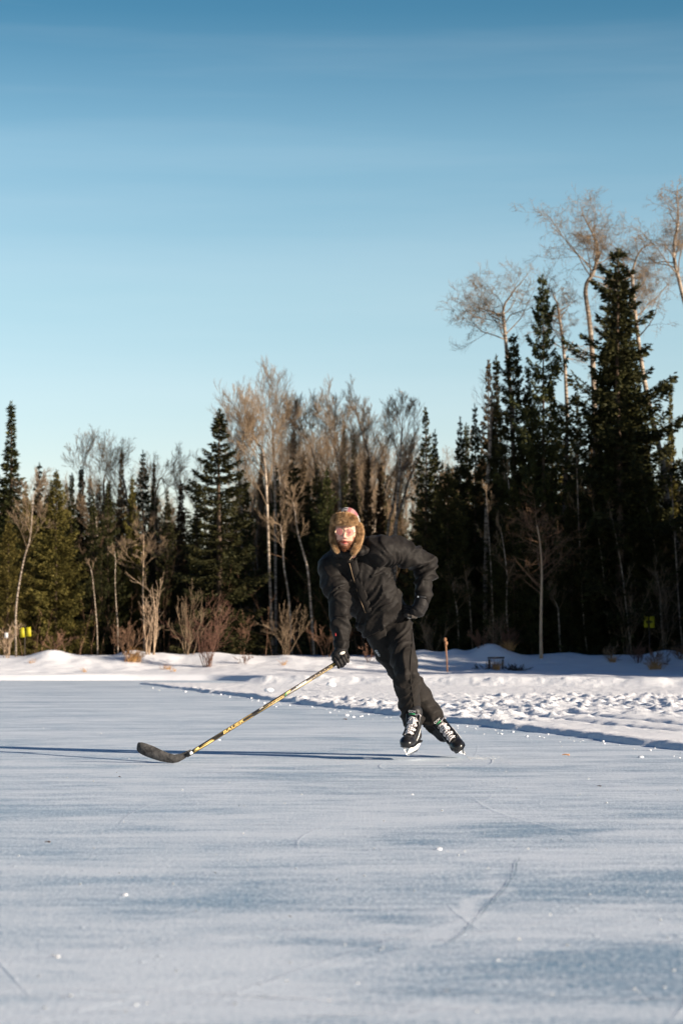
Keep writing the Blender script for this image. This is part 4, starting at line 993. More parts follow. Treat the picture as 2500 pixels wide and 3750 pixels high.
# collar and folded hood round the neck
g = Geo(); cpts = []
for k in range(17):
    a = R(-62 + 304 * k / 16); c = Vector((1300, 2012, 0))
    cx, cz = 1300 + 50 * math.sin(a + math.pi), 2016 + 3 - 10 * math.cos(a)
    cpts.append(Q_(1298 - 52 * math.cos(a - math.pi / 2 + math.pi / 2) if False else 1298 + 50 * math.cos(a + math.pi), 2018 - 22 * math.cos(a + math.pi) * .25 - 18 * abs(math.sin(a)) * (1 if math.sin(a) > 0 else -.8), -.21 + .085 * math.sin(a)))
cpts = []
for k in range(19):
    a = R(-70 + 320 * k / 18)                 # open at the front
    x = 1301 + 47 * math.cos(a); back = math.sin(a)
    cpts.append(Q_(x, 2012 - 14 * back - 10 * math.cos(a), -.235 + .095 * back))
g.tube(cpts, [.020] + [.030] * 17 + [.020], [.030] + [.048] * 17 + [.030], side=(0, 0, 1), n=14)
g.tube([Q_(1252, 2000, -.14), Q_(1262, 1988, -.10), Q_(1300, 1984, -.08), Q_(1336, 1986, -.09), Q_(1348, 2002, -.13)], [.028, .042, .050, .044, .028], side=(0, 1, 0), n=14)
g.tube([Q_(1240, 2038, -.27), Q_(1222, 2010, -.25), Q_(1222, 1990, -.19), Q_(1245, 1986, -.12)], [.018, .026, .028, .02], side=(0, 1, 0), n=12)
cm = g.remesh('collar', .007, 4); wrinkle(cm, [(Q_(1240, 2010, -.2), Q_(1350, 2000, -.2), 1, 0)], .008, 24, 1, 7)
collar = pobj('collar', cm, M['jacket'], jacket)
g = Geo(); g.tube([Q_(1318, 1992, -.335), Q_(1308, 2016, -.345), Q_(1290, 2036, -.36), Q_(1280, 2050, -.37)], .003, n=6); gobj(g, 'drawcord', M['twig'], jacket)

# ---- trousers
g = Geo()
g.tube([Q_(1408, 2268, .02), Q_(1424, 2300, .03), Q_(1428, 2330, .03)], [.140, .142, .135], [.11, .118, .115], side=(1, 0, -.25), n=24)
g.tube([Lhip + Vector((.0, 0, .03)), Lhip.lerp(Fkn, .3), Lhip.lerp(Fkn, .7), Fkn, Fkn.lerp(Fan, .35) + Vector((0, .02, 0)), Fkn.lerp(Fan, .7) + Vector((-.002, .012, 0)), Fan],
       [.085, .092, .086, .079, .073, .069, .063], [.11, .112, .102, .092, .086, .082, .078], side=(1, 0, 0), n=22)
g.tube([Rhip + Vector((-.005, 0, .02)), Rhip.lerp(Bkn, .35) + Vector((-.006, 0, 0)), Rhip.lerp(Bkn, .7), Bkn, Bkn.lerp(Ban, .35) + Vector((.004, .02, .01)), Bkn.lerp(Ban, .7) + Vector((.006, .01, .006)), Ban],
       [.100, .100, .086, .078, .077, .078, .063], [.11, .11, .10, .092, .09, .09, .075], side=(1, 0, .3), n=22)
tm = g.remesh('trousers', .0085, 8)
wrinkle(tm, [(pelvis, Q_(1430, 2350, .03), .5, .4), (Lhip, Fkn, .7, .9), (Fkn, Fan, 1.15, .9), (Rhip, Bkn, .7, -.6), (Bkn, Ban, 1.2, -.5)], .022, 8, .6, 13)
trousers = pobj('trousers', tm, M['trouser'])
tb = BVHTree.FromPolygons([v.co + off for v in tm.vertices], [tuple(p.vertices) for p in tm.polygons])
g = strip_on(tb, [(1506, 2300), (1508, 2360), (1502, 2420), (1500, 2480), (1512, 2560), (1518, 2620)], .0035, .004, lift=.002, smooth_k=7)
if g: gobj(g, 'side_seam', M['trouser'], trousers)
# three small curled marks on the thigh
for (x, y) in ((1379, 2384), (1383, 2391), (1388, 2399)):
    pts = []
    for k in range(8):
        a = R(40 + 280 * k / 7); h = hit(tb, x + 4.6 * math.cos(a), y + 3.0 * math.sin(a) + 1.5 * math.cos(a), .003)
        if h: pts.append(h[0])
    if len(pts) > 3:
        g = Geo(); g.tube(pts, .0022, n=6, round_ends=False); gobj(g, 'emblem', M['white'], trousers)
# dark sock / cuff above the trailing skate
# ---- body under the clothes (one continuous surface) with the head
g = Geo()
g.tube([neck + Vector((0, .06, .02)), Q_(1320, 2090, -.12), Q_(1380, 2200, -.02), pelvis], [.10, .14, .13, .13], [.08, .10, .10, .10], side=ax, n=20)
g.tube([Rsh, Lsh], [.06, .06], n=14)
g.tube([Lsh, Lel, Lwr, Lkn], [.055, .045, .030, .028], n=14); g.tube([Rsh, Rel, Rwr, Rhand], [.055, .043, .030, .028], n=14)
g.tube([Lhip, Fkn, Fan, Fan + Vector((-.004, -.01, -.06))], [.08, .055, .035, .03], n=14); g.tube([Rhip, Bkn, Ban, Ban + Vector((.03, -.02, -.04))], [.08, .055, .035, .028], n=14)
g.tube([headc + Vector((.010, .05, -.02)), headc + Vector((.03, .05, -.09)), neck + Vector((0, .06, -.02))], [.060, .058, .07], n=16)
bodym = g.remesh('body', .010, 3)

# head: x viewer right, y towards the face, z up  (then yawed and placed)
def head_arrays():
    nu, nv = 96, 84; V = np.zeros((nv + 1, nu, 3)); Cc = np.zeros((nv + 1, nu, 3))
    skin = np.array([.58, .34, .25]); lip = np.array([.48, .07, .06]); stub = np.array([.26, .11, .06]); cheek = np.array([.70, .28, .22])
    for j in range(nv + 1):
        ph = math.pi * j / nv
        for i in range(nu):
            th = 2 * math.pi * i / nu; x = math.sin(ph) * math.cos(th); y = math.sin(ph) * math.sin(th); z = math.cos(ph)
            px, py, pz = .074 * x, .094 * y, .112 * z
            if z < 0: k = (-z) ** 1.6; px *= 1 - .34 * k; py = py * (1 - .18 * k) + .012 * k
            front = max(0, y); zz = pz; f2 = front ** 2
            G_ = lambda cx, cz, sx_, sz_: math.exp(-((px - cx) / sx_) ** 2 - ((zz - cz) / sz_) ** 2)
            py *= 1 - .03 * f2
            if y > 0:
                py += .006 * G_(0, .026, .045, .010)                       # brow
                for s in (-1, 1): py -= .011 * G_(s * .030, .006, .016, .011); py += .005 * G_(s * .036, -.022, .017, .014)
                t = np.clip((.012 - zz) / .042, 0, 1)                      # nose ridge growing to the tip
                if zz > -.045: py += (.006 + .020 * t) * math.exp(-(px / (.008 + .006 * t)) ** 2) * (1 if zz > -.030 else max(0, 1 - (-.030 - zz) / .009)) * (1 if zz < .02 else max(0, 1 - (zz - .02) / .015))
                for s in (-1, 1): py += .007 * G_(s * .012, -.028, .006, .006)
                py += .006 * G_(0, -.052, .022, .006); py += .007 * G_(0, -.068, .019, .006); py -= .006 * G_(0, -.060, .022, .0028)
                py += .008 * G_(0, -.095, .022, .014); py -= .003 * G_(0, -.079, .02, .004)
            V[j, i] = (px, py, pz)
            c = skin.copy()
            if y > 0:
                c = c * (1 - .5 * G_(0, -.025, .02, .02)) + cheek * .5 * G_(0, -.025, .02, .02)
                for s in (-1, 1): q = .5 * G_(s * .038, -.02, .018, .015); c = c * (1 - q) + cheek * q
                q = min(1, 1.6 * G_(0, -.0605, .022, .0095)); c = c * (1 - q) + lip * q
                q = min(1, 1.6 * G_(-.003, -.060, .015, .0030)); c = c * (1 - q) + np.array([.07, .012, .012]) * q
            jaw = max(0, min(1, (-.040 - zz) / .03)) * (1 - min(1, 1.4 * G_(0, -.063, .026, .011))) * (1 if y > -.3 else 0)
            jaw = max(jaw, max(0, min(1, (abs(px) - .048) / .01)) * max(0, min(1, (-zz) / .03)) * (1 if y > 0 else 0)); c = c * (1 - .75 * jaw) + stub * .75 * jaw
            Cc[j, i] = c
    F = []
    for j in range(nv):
        for i in range(nu): F.append((j * nu + i, (j + 1) * nu + i, (j + 1) * nu + (i + 1) % nu, j * nu + (i + 1) % nu))
    return V.reshape(-1, 3), np.array(F), Cc.reshape(-1, 3)
HV, HF, HC = head_arrays()
# head frame: viewer-right x, toward-camera y, up z ; yaw to the viewer's left, slight forward tilt
HM = Matrix(((1, 0, 0), (0, -1, 0), (0, 0, 1)))
YAW = Matrix.Rotation(R(-5), 3, 'Z'); TILT = Matrix.Rotation(R(6), 3, 'X'); ROLL = Matrix.Rotation(R(4), 3, 'Y')
Hc = headc + Vector((.004, 0, .024))
def HP(x, y, z):
    v = YAW @ (ROLL @ (HM @ Vector((x, y, z)))); return Hc + v
hv = np.array([tuple(HP(*v)) for v in HV])
for s in (-1, 1):
    pass
bv = co(bodym); bf = [tuple(p.vertices) for p in bodym.polygons]
body_g_V = np.concatenate([bv, hv])
b4 = np.array([f for f in bf if len(f) == 4]); b3 = np.array([f for f in bf if len(f) == 3])
faces = [b4, HF[:, ::-1] + len(bv)] if not len(b3) else [b4, b3, HF[:, ::-1] + len(bv)]
facesq = [np.concatenate([b4, HF + len(bv)])] + ([b3] if len(b3) else [])
bm_ = raw_mesh('body', body_g_V, facesq, True)
ca = bm_.color_attributes.new('skin', 'FLOAT_COLOR', 'POINT')
cols = np.ones((len(body_g_V), 4), dtype=np.float32); cols[:len(bv), :3] = (.66, .36, .26); cols[len(bv):, :3] = HC; ca.data.foreach_set('color', cols.ravel())
M['skin'] = mat('skin', (.66, .36, .26), .5, .35); t_ = NT(M['skin']); at = t_.n('ShaderNodeAttribute'); at.attribute_name = 'skin'; t_.l(at.outputs['Color'], t_.b.inputs['Base Color'])
t_.b.inputs['Subsurface Weight'].default_value = .12; t_.b.inputs['Subsurface Radius'].default_value = (.01, .004, .002); t_.b.inputs['Subsurface Scale'].default_value = .3
body = pobj('body', bm_, M['skin'])
M['eye'] = mat('dark eye', (.05, .03, .02), .2, .5)
for s in (-1, 1):
    g = Geo(); g.ellipsoid(tuple(HP(s * .030, .078, .005)), (.010, .010, .0065), None, 12, 8); gobj(g, 'eye', M['eye'])
def hair(name, m, pts, nrm, L, wd, r, parent, jit=.5, comb=None):
    """many thin tapered strands"""
    pts = np.asarray(pts); nrm = np.asarray(nrm); n = len(pts); d = nrm + r.normal(0, jit, (n, 3)) + (0 if comb is None else np.array(comb))
    d /= np.linalg.norm(d, axis=1, keepdims=True); l = L * r.uniform(.6, 1.15, (n, 1)); sd = np.cross(d, r.normal(0, 1, (n, 3))); sd /= np.linalg.norm(sd, axis=1, keepdims=True) + 1e-9
    mid = pts + d * l * .5; tip = pts + d * l + np.array([0, 0, -.2]) * l; w_ = wd * r.uniform(.7, 1.3, (n, 1))
    V = np.stack([pts - sd * w_, pts + sd * w_, mid + sd * w_ * .8, tip, mid - sd * w_ * .8], 1).reshape(-1, 3); b = np.arange(n)[:, None] * 5
    V = V.astype(float)
    return pobj(name, raw_mesh(name, V, [np.concatenate([b + np.array([[0, 1, 2, 4]])]), b + np.array([[4, 2, 3]])]), m, parent)
rh = np.random.default_rng(77)
# beard + moustache strands
bp, bn = [], []
for k in range(9000):
    i = rh.integers(0, len(HV)); x, y, z = HV[i]
    if y < .01: continue
    inb = (z < -.070 and y > .02) or (abs(x) > .026 and z < -.045) or (abs(x) > .052 and z < -.015)
    mou = (abs(x) < .034 and -.0535 + abs(x) * -.35 < z < -.040 - abs(x) * .25)
    if z > -.078 and abs(x) < .024 and not mou: inb = False
    if inb or mou:
        bp.append(tuple(HP(x + rh.normal(0, .0012), y - .001, z + rh.normal(0, .0012)))); v = YAW @ (ROLL @ (HM @ Vector((x * .7, .05, z * .4)).normalized())); bn.append(tuple(v))
hair('beard', M['beard'], bp, bn, .011, .0009, rh, person, .35, (0, 0, -.9))
# sunglasses
sg = empty('sunglasses', Vector((0, 0, 0))); sg.parent = person; sg.location = HP(0, .1, .008) - person.location
for s in (-1, 1):
    ring = []; disc = [tuple(HP(s * .034, .103, .006))]
    for k in range(24):
        a = 2 * math.pi * k / 24; rx = .0265 * (1 + .06 * math.cos(a) * s); rz = .0245 * (1 + (.10 * math.cos(a) * -s if math.sin(a) < 0 else 0))
        x = s * .034 + rx * math.cos(a); z = .006 + rz * math.sin(a); y = .1005 - .22 * max(0, abs(x) - .03)
        ring.append(HP(x, y, z)); disc.append(tuple(HP(x, y, z)))
    g = Geo(); g.tube(ring + [ring[0], ring[1]], .0011, n=6, round_ends=False); gobj(g, 'rim', M['gilt'], sg)
    V = np.array(disc); F = np.array([(0, 1 + k, 1 + (k + 1) % 24) for k in range(24)]); pobj('lens', raw_mesh('lens', V, F, True), M['lens'], sg)
    g = Geo(); g.tube([HP(s * .058, .094, .012), HP(s * .070, .07, .012), HP(s * .076, 0, .008)], .0013, n=6); gobj(g, 'temple', M['gilt'], sg)
g = Geo(); g.tube([HP(-.011, .1015, .010), HP(0, .105, .013), HP(.011, .1015, .010)], .0012, n=6); gobj(g, 'bridge', M['gilt'], sg)

# ---- fur trimmed hat
hat = empty('hat', Vector((0, 0, 0))); hat.parent = person; hat.location = HP(0, 0, .1) - person.location
STR = [(.50, .48, .46), (.06, .05, .06), (.50, .22, .10), (.45, .42, .40), (.05, .04, .06), (.33, .12, .13), (.38, .22, .21), (.32, .14, .15)]
nu, nv = 72, 26; V = []; cc = []; F = []
for j in range(nv):
    for i in range(nu):
        th = 2 * math.pi * i / nu; ph = R(2 + 104 * j / (nv - 1)); st = math.sin(ph) ** .92
        x, y, z = .094 * st * math.cos(th), .112 * st * math.sin(th) - .004, .030 + .143 * math.cos(ph)
        V.append(tuple(HP(x, y, z)))
        u = (x + .095) / .19 * 9 + .6 * y * 8; k = int(u) % 8; c = np.array(STR[k])
        if k in (0, 3) and (int(z * 260) + int(u * 5)) % 2: c = c * .35
        if k == 4 and int(z * 200) % 3 == 0: c = np.array((.6, .58, .55))
        cc.append((*c, 1))
for j in range(nv - 1):
    for i in range(nu):
        if 30 + 148 * math.cos(R(2 + 104 * (j + 1) / (nv - 1))) < 78 and math.sin(2 * math.pi * (i + .5) / nu) > .05: continue
        F.append((j * nu + i, (j + 1) * nu + i, (j + 1) * nu + (i + 1) % nu, j * nu + (i + 1) % nu))
hm_ = raw_mesh('hat_crown', V, np.array(F), True); at_ = hm_.color_attributes.new('pattern', 'FLOAT_COLOR', 'POINT'); at_.data.foreach_set('color', np.array(cc, dtype=np.float32).ravel())
M['knit'] = mat('patterned knit', (.5, .3, .3), .9, .1); t_ = NT(M['knit']); at = t_.n('ShaderNodeAttribute'); at.attribute_name = 'pattern'
t_.l(t_.mix(.35, at.outputs['Color'], t_.ramp(t_.noise(t_.coord('Object'), 260, 2), [(.4, .12), (.6, .8)]), 'MULTIPLY'), t_.b.inputs['Base Color'])
pobj('hat_crown', hm_, M['knit'], hat)
def furry(name, g, n, L, wd=.0011, vox=.006, keep=None, comb=None, parent=hat):
    me = g.remesh(name, vox, 3); me.materials.append(M['fur'])
    me.calc_loop_triangles(); tv = co(me); tr = np.array([tuple(t.vertices) for t in me.loop_triangles]); a = tv[tr[:, 0]]; b = tv[tr[:, 1]]; c = tv[tr[:, 2]]
    cr = np.cross(b - a, c - a); ar = np.linalg.norm(cr, axis=1); idx = rh.choice(len(tr), n, p=ar / ar.sum()); u = rh.random((n, 1)); v = rh.random((n, 1)); m_ = (u + v) > 1; u = np.where(m_, 1 - u, u); v = np.where(m_, 1 - v, v)
    p = a[idx] + (b - a)[idx] * u + (c - a)[idx] * v; nr = cr[idx] / ar[idx][:, None]
    o = pobj(name, me, M['fur'], parent); s = hair('fur', M['fur'], p, nr, L, wd, rh, o, .45, comb); return o
g = Geo()
g.tube([HP(-.080, .040, .080), HP(-.064, .082, .086), HP(-.030, .106, .093), HP(.012, .110, .095), HP(.042, .100, .090), HP(.062, .080, .082)],
       [.022, .028, .033, .034, .030, .022], [.012, .014, .015, .015, .014, .011], side=(0, 0, 1), n=16)
furry('fur_brim', g, 11000, .020, comb=(0, 0, -.2))
g = Geo()
g.tube([HP(.086, .016, .056), HP(.090, .010, .030), HP(.091, .008, .0), HP(.086, .014, -.045), HP(.078, .026, -.090), HP(.060, .040, -.120)], [.014, .018, .019, .018, .015, .010], [.026, .030, .030, .026, .020, .012], side=(1, 0, 0), n=14)
furry('ear_flap', g, 9000, .017, comb=(0, 0, -.3))
g = Geo()
g.tube([HP(-.082, .010, .075), HP(-.088, .005, .035), HP(-.086, .008, -.010), HP(-.080, .020, -.055), HP(-.060, .035, -.098), HP(-.044, .045, -.120)], [.012, .014, .014, .013, .011, .008], [.024, .026, .026, .022, .016, .010], side=(1, 0, 0), n=14)
furry('ear_flap', g, 8000, .015, comb=(0, 0, -.3))

# ---- gloves
def glove(name, palm, fingers, thumb, r_f=.0135, vox=.0045):
    g = Geo()
    for pts, ra in palm: g.tube(pts, ra, n=16, side=(0, 1, 0))
    gm = g.remesh(name, vox, 3)
    wrinkle(gm, [(palm[0][0][0], palm[0][0][-1], 1, 0)], .004, 30, 1, 5)
    o = pobj(name, gm, M['glove'])
    for f in fingers:
        gg = Geo(); gg.tube(f, [r_f * 1.05, r_f, r_f * .95, r_f * .9, r_f * .82][:len(f)] if len(f) <= 5 else [r_f] * len(f), n=10); pobj('finger', gg.remesh('finger', .0035, 1), M['glove_tex' if name == 'glove' and f is fingers[0] else 'glove'], o)
    gg = Geo(); gg.tube(thumb, [r_f * 1.15, r_f * 1.05, r_f * .9], n=10); pobj('thumb', gg.remesh('thumb', .0035, 1), M['glove'], o)
    return o
# stick axis
Sheel = Q_(694, 2761, 0); Sheel = P(694, 2761, 15.46); Stop = P(1262, 2409, 15.70)
ad = (Stop - Sheel).normalized()
e1 = Vector((0, -1, 0)); e1 = (e1 - ad * e1.dot(ad)).normalized(); e2 = ad.cross(e1)      # e1 to camera, e2 across
if e2.z < 0: e2 = -e2
Rhand = Stop - ad * .030
fingers = []
for k in range(4):
    c = Rhand + ad * (.034 - .0235 * k); rad = .031 + .002 * (k in (1, 2)); pts = []
    for a in (95, 55, 10, -40, -85): a = R(a); pts.append(c + e2 * (rad * math.sin(a)) + e1 * (rad * math.cos(a)))
    fingers.append(pts)
back = Rhand - e1 * .020
palm = [([Rwr + Vector((0, 0, -.005)), Rwr.lerp(Rhand, .5) + Vector((0, .005, .006)), Rhand - e1 * .012 + e2 * .030 + ad * -.006, Rhand - e1 * .028 + e2 * .004 - ad * .006, Rhand - e1 * .024 - e2 * .018 - ad * .004], [.041, .044, .046, .040, .030])]
thumb = [Rhand + e2 * .030 + ad * .030 - e1 * .01, Rhand + e2 * .016 + ad * .048 + e1 * .018, Rhand - e2 * .008 + ad * .046 + e1 * .033]
rg_ = glove('glove', palm, fingers, thumb, .0145)
c = Rhand + ad * .020 + e2 * .034 + e1 * .030; g = Geo(); g.ellipsoid(tuple(c + Vector((.004, -.002, .004))), (.020, .006, .010), Matrix.Rotation(R(-20), 3, 'Y'), 14, 8); gobj(g, 'back_patch', M['offwhite'], rg_)
# hip hand
hd = (Lkn - Lwr)
palm = [([Lwr + Vector((0, 0, .01)), Lwr.lerp(Lkn, .45) + Vector((.004, 0, 0)), Lkn + Vector((-.004, 0, .012)), Lkn + Vector((-.022, -.004, .008))], [.043, .050, .050, .040])]
fingers = []
for k in range(4):
    b = Lkn + Vector((-.018 - .004 * k, -.012 + .012 * k, -.022 + .020 * k)); fingers.append([b, b + Vector((-.026, -.014, .0)), b + Vector((-.048, -.006, .006)), b + Vector((-.064, .010, .010))])
thumb = [Lwr.lerp(Lkn, .5) + Vector((-.030, .02, 0)), Lwr.lerp(Lkn, .7) + Vector((-.055, .02, 0)), Lwr.lerp(Lkn, .8) + Vector((-.075, .025, .004))]
lg_ = glove('glove', palm, fingers, thumb, .0150)
g = Geo(); g.tube([Lwr + Vector((-.044, -.01, .006)), Lwr + Vector((-.02, -.046, .004)), Lwr + Vector((.02, -.046, .004)), Lwr + Vector((.046, -.01, .006))], .005, .010, side=(0, 1, 0), n=8); gobj(g, 'strap', M['blackmatt'], lg_)
g = Geo(); g.box(tuple(Lwr + Vector((-.030, -.042, .004))), (.005, .003, .006)); gobj(g, 'buckle', M['white'], lg_, False)
g = Geo(); g.ellipsoid(tuple(Q_(1500, 2262, -.10)), (.018, .008, .007), None, 12, 8); gobj(g, 'cuff_lining', M['offwhite'], lg_)

# ---- skates
def skate(o, toe, up, label=None):
    """o: point where the runner's toe touches; toe, up: world axes"""
    toe = Vector(toe).normalized(); up = Vector(up); up = (up - toe * up.dot(toe)).normalized(); x = toe.cross(up)
    MM = Matrix((x, toe, up)).transposed(); o = Vector(o) - MM @ Vector((0, .150, 0))
    L = lambda X, Y_, Z: o + MM @ Vector((X, Y_, Z))
    root = empty('skate', Vector((0, 0, 0))); root.parent = person; root.location = L(0, 0, .1) - person.location
    g = Geo(); sx = tuple(x)
    g.tube([L(0, -.098, .108), L(0, -.03, .112), L(0, .05, .108), L(0, .11, .104), L(0, .150, .100)], [.034, .037, .043, .047, .044], [.040, .046, .044, .038, .033], side=sx, n=20)
    g.tube([L(0, -.050, .125), L(0, -.048, .185), L(0, -.045, .235), L(0, -.050, .272)], [.040, .038, .043, .048], [.058, .052, .056, .058], side=sx, n=20)
    g.tube([L(0, .10, .115), L(0, .03, .155), L(0, -.01, .20)], [.036, .036, .034], [.026, .034, .030], side=sx, n=16)
    bmsh = g.remesh('boot', .0055, 3); boot = pobj('boot', bmsh, M['blackmatt'], root)
    g = Geo(); g.tube([L(0, .118, .102), L(0, .145, .099), L(0, .166, .095)], [.0505, .0490, .040], [.0385, .0360, .029], side=sx, n=22); gobj(g, 'toe_cap', M['blackshiny'], root)
    g = Geo(); sole = [(-.135, .030), (-.09, .037), (0, .034), (.09, .046), (.15, .042), (.175, .022)]
    V = []; q = []
    for (yy, hw) in sole:
        for (sxx, zz) in ((-1, .066), (1, .066), (1, .074), (-1, .074)): V.append(tuple(L(sxx * hw, yy, zz)))
    for i in range(len(sole) - 1):
        for k in range(4): q.append((i * 4 + k, i * 4 + (k + 1) % 4, i * 4 + 4 + (k + 1) % 4, i * 4 + 4 + k))
    q += [(0, 1, 2, 3), (20, 23, 22, 21)]; g.add(V, [np.array(q)]); gobj(g, 'sole', M['blackshiny'], root, False)
    # tongue
    bb = BVHTree.FromPolygons([tuple(L(0, 0, 0) * 0 + v.co + off + root.location) for v in bmsh.vertices], [tuple(p.vertices) for p in bmsh.polygons])
    g = Geo(); g.tube([L(0, .105, .145), L(0, .05, .178), L(0, .010, .225), L(0, .006, .275), L(0, .018, .292)], [.020, .024, .028, .033, .032], [.008] * 5, side=sx, n=14); gobj(g, 'tongue', M['blackmatt'], root)
    lc = Geo(); n = 9
    for k in range(n):
        u = k / (n - 1); yy = .108 - .108 * u ** .85; zz = .150 + .105 * u ** 1.25; hw = .030 + .004 * u
        pts = []
        for q_ in range(7):
            t = -1 + q_ / 3; sk = .006 * (1 if k % 2 else -1) * t
            pts.append(L(t * hw, yy - .004 + .012 * (1 - t * t) - .012 * t * t, zz + .006 - .016 * t * t + sk))
        lc.tube(pts, .0040, .0028, side=tuple(up), n=6)
        for s in (-1, 1):
            if k < n - 1: u2 = (k + 1) / (n - 1); lc.tube([L(s * hw * .8, yy + .006, zz - .006), L(s * hw * .2, .108 - .108 * u2 ** .85 + .010, .150 + .105 * u2 ** 1.25)], .0024, n=6)
    for s, dx in ((1, .012), (1, -.004), (-1, .016)):        # bow and loose ends
        lc.tube([L(-.004, .035, .245), L(-.022 + dx * .3, .045, .235 - .01 * s), L(-.030 + dx, .050, .205), L(-.018 + dx, .055, .190), L(-.006, .040, .232)], .0034, n=6)
    lc.tube([L(-.02, .020, .262), L(-.046, .018, .268), L(-.056, .022, .258)], .0036, n=6)
    gobj(lc, 'laces', M['lace'], root)
    # eyelet facings, side flash
    for s in (-1, 1):
        fg = Geo(); fg.tube([L(s * .034, .100, .138), L(s * .036, .045, .163), L(s * .037, .006, .205), L(s * .040, -.006, .258)], .006, .010, side=tuple(up), n=8); gobj(fg, 'facing', M['blackshiny'], root)
        fg = Geo(); fg.tube([L(s * .0475, .075, .100), L(s * .0465, .02, .125), L(s * .0445, -.03, .165)], [.0015, .006, .0015], [.0015, .002, .0015], side=tuple(up), n=8); gobj(fg, 'side_flash', M['white'], root)
    # white holder: two towers joined by a bridge, and the runner
    prof = [(-.128, .068, .030), (-.112, .068, .018), (-.085, .068, .016), (-.055, .068, .016), (-.045, .050, .016), (-.02, .036, .016), (.015, .036, .016), (.040, .050, .016), (.052, .068, .016), (.09, .068, .016), (.128, .068, .018), (.150, .062, .030)]
    V = []; q = []
    for (yy, zt_, zb_) in prof:
        wt = .024 if zt_ > .055 else .011
        for (sxx, zz, ww) in ((-1, zb_, .006), (1, zb_, .006), (1, zt_, wt), (-1, zt_, wt)): V.append(tuple(L(sxx * ww, yy, zz)))
    for i in range(len(prof) - 1):
        for k in range(4): q.append((i * 4 + k, i * 4 + (k + 1) % 4, i * 4 + 4 + (k + 1) % 4, i * 4 + 4 + k))
    m_ = len(prof) * 4; q += [(0, 1, 2, 3), (m_ - 4, m_ - 1, m_ - 2, m_ - 3)]
    g = Geo(); g.add(V, [np.array(q)]); gobj(g, 'blade_holder', M['holder'], root, False)
    V, F = extrude_poly([((-.142, .026), (-.140, .010)), ((-.10, .020), (-.11, .002)), ((0, .018), (0, .0)), ((.10, .020), (.11, .001)), ((.148, .030), (.150, .012))], lambda a, b, w_: L(w_, a, b), .0034)
    pobj('runner', raw_mesh('runner', V, F), M['steel'], root)
    # tongue badge: letters with a green bar
    def text(s, size, at, ux, uy, m, nm):
        cu = bpy.data.curves.new('t', 'FONT'); cu.body = s; cu.size = 1; cu.align_x = 'CENTER'; cu.align_y = 'CENTER'; cu.extrude = .05
        to = bpy.data.objects.new('t', cu); COL.objects.link(to); dg = bpy.context.evaluated_depsgraph_get(); me = bpy.data.meshes.new_from_object(to.evaluated_get(dg)); bpy.data.objects.remove(to)
        uz = ux.cross(uy); A = Matrix((ux, uy, uz)).transposed().to_4x4(); me.transform(Matrix.Translation(at) @ A @ Matrix.Diagonal((size * 1.1, size, size * .15, 1)))
        return pobj(nm, me, m, root)
    text('CCM', .020, L(0, .031, .284), -x, up, M['white'], 'lettering')
    g = Geo(); g.box(tuple(L(0, .028, .268)), (.020, .002, .003), MM); gobj(g, 'badge_bar', M['green'], root, False)
    if label: root['label'] = label
    return root
sA = skate(P(1487, 2773, 15.82) , (-.30, -.95, -.10), (.03, -.06, 1.0))
sB = skate(P(1708, 2772, 16.17) + Vector((0, 0, .002)), (.10, -.96, -.26), (-.66, -.12, .75))
# trouser hems / sock over boot tops
for (a, an, rr2) in ((Fan, sA, .07), (Ban, sB, .066)): pass
g = Geo(); g.tube([Ban + Vector((-.015, 0, .02)), Ban + Vector((.018, -.02, -.03)), Ban + Vector((.045, -.035, -.062))], [.060, .056, .052], side=(1, 0, .8), n=18); gobj(g, 'sock', M['blackmatt'])

# ---- hockey stick
stick = empty('hockey_stick', P(641, 2794, 15.46)); tag(stick, 'black and gold hockey stick with taped blade, held low in the gloved hand', 'hockey stick')
Lst = (Stop - Sheel).length; hw, hd_ = .0135, .0095
g = Geo(); V = []; q = []; ns = 2
for i in range(ns):
    c = Sheel + ad * (Lst * i / (ns - 1) - (.02 if i == 0 else -.03))
    for a, b in ((-1, -.7), (-.75, -1), (.75, -1), (1, -.7), (1, .7), (.75, 1), (-.75, 1), (-1, .7)): V.append(tuple(c + e2 * hw * a + e1 * hd_ * b))
for k in range(8): q.append((k, (k + 1) % 8, 8 + (k + 1) % 8, 8 + k))
t8 = np.array([[0, 7, 6, 5], [0, 5, 4, 1], [1, 4, 3, 2]]); g.add(V, [np.array(q), t8, t8[:, ::-1] + 8]); shaft = gobj(g, 'shaft', M['stick'], stick, False)
def onshaft(u0, u1, v0, v1, m, nm='stripe', lift=.0006, sk=0.0):
    """thin printed patch on the camera-facing side; u along (0 heel .. 1 hand), v across -1..1, sk slants it"""
    V = []
    for w_ in (0, .0008):
        for (u, v) in ((u0, v0), (u1, v0), (u1 + sk, v1), (u0 + sk, v1)): V.append(tuple(Sheel + ad * (Lst * u) + e2 * (hw * .74 * v) + e1 * (hd_ + lift + w_)))
    return pobj(nm, raw_mesh(nm, np.array(V), np.array([(0, 3, 2, 1), (4, 5, 6, 7), (0, 1, 5, 4), (1, 2, 6, 5), (2, 3, 7, 6), (3, 0, 4, 7)])), m, shaft)
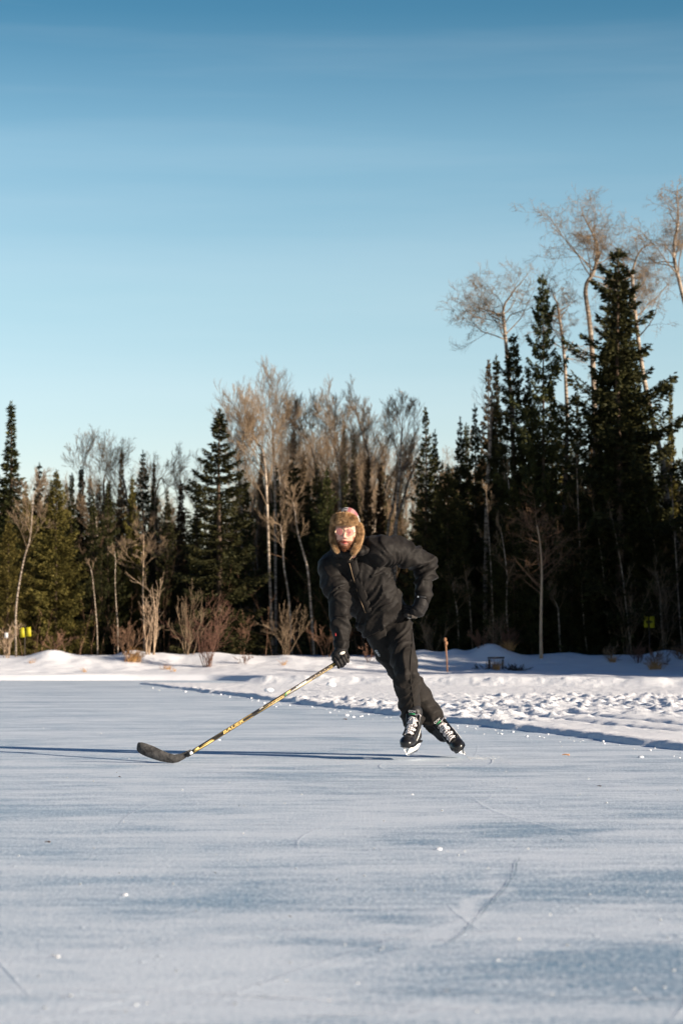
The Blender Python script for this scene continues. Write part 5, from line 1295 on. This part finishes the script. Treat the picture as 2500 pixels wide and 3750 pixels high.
def ptext(s, size, u, m, sx_=1.0, v=0.0):
    cu = bpy.data.curves.new('t', 'FONT'); cu.body = s; cu.size = 1; cu.align_x = 'CENTER'; cu.align_y = 'CENTER'; cu.shear = .25; cu.offset = .015
    to = bpy.data.objects.new('t', cu); COL.objects.link(to); dg = bpy.context.evaluated_depsgraph_get(); me = bpy.data.meshes.new_from_object(to.evaluated_get(dg)); bpy.data.objects.remove(to)
    A = Matrix((ad, e2, ad.cross(e2))).transposed().to_4x4()
    me.transform(Matrix.Translation(Sheel + ad * (Lst * u) + e2 * (hw * v) + e1 * (hd_ + .0022)) @ A @ Matrix.Diagonal((size * sx_, size, 1, 1)))
    return pobj('lettering', me, m, shaft)
onshaft(.02, .15, -.9, -.25, M['gold']); onshaft(.03, .06, -.2, .9, M['gold']); onshaft(.06, .13, .1, .4, M['gold'], sk=.02)
onshaft(.155, .40, .88, 1.0, M['gold']); onshaft(.155, .40, -1.0, -.88, M['gold']); ptext('BAUER', .0255, .275, M['gold'], 2.0)
onshaft(.43, .60, -.95, -.55, M['gold']); onshaft(.46, .60, .15, .45, M['gold'], sk=.015); ptext('ONE', .010, .46, M['white'], 1.3, .6)
for k in range(7): onshaft(.50 + k * .022, .510 + k * .022, -.5 + .3 * (k % 2), 0 + .3 * (k % 2), M['tan'])
onshaft(.59, .64, -.2, .9, M['gold'], sk=.012); onshaft(.605, .612, -.9, .9, M['green'], lift=.0018, sk=.01)
ptext('SUPREME', .017, .715, M['white'], 1.15, .1); onshaft(.66, .78, -1, -.72, M['gold'])
for k in range(9): onshaft(.79 + k * .015, .797 + k * .015, -.75 + .7 * (k % 2), .0 + .7 * (k % 2), M['tan'])
onshaft(.78, .93, -1, -.75, M['gold']); onshaft(.90, .935, -.1, .7, M['gold']); onshaft(.945, .995, -1, 1, M['gold'])
onshaft(0.0, .018, -.9, .9, M['white'])
# blade
def BZ(x, y):                                  # zoomed crop pixel -> photo pixel
    return 480 + x * .5357, 2400 + y * .5357
prof = [((44, 604), (38, 640)), ((52, 595), (48, 660)), ((75, 594), (70, 676)), ((110, 604), (105, 692)), ((160, 623), (155, 710)), ((210, 647), (205, 725)), ((255, 667), (250, 733)),
        ((295, 678), (288, 737)), ((335, 672), (325, 730)), ((370, 660), (358, 712)), ((410, 640), (404, 680))]
pr2 = []
for (a, b) in prof: pr2.append((BZ(*a), BZ(*b)))
def bfn(x, y, w_):
    u = (x - 500) / 200.0; dy = .035 * (1 - min(1, max(0, u))) ** 2
    return P(x, y, 15.46 + dy + w_)
V, F = extrude_poly(pr2, bfn, .009); zmin = V[:, 2].min(); blade = pobj('blade', raw_mesh('blade', V, F), M['tape'], stick)
V, F = extrude_poly([(BZ(266, 673), BZ(262, 736)), (BZ(268, 673), BZ(264, 736))], bfn, .0115); pobj('tape_edge', raw_mesh('tape_edge', V, F), M['blackmatt'], blade)
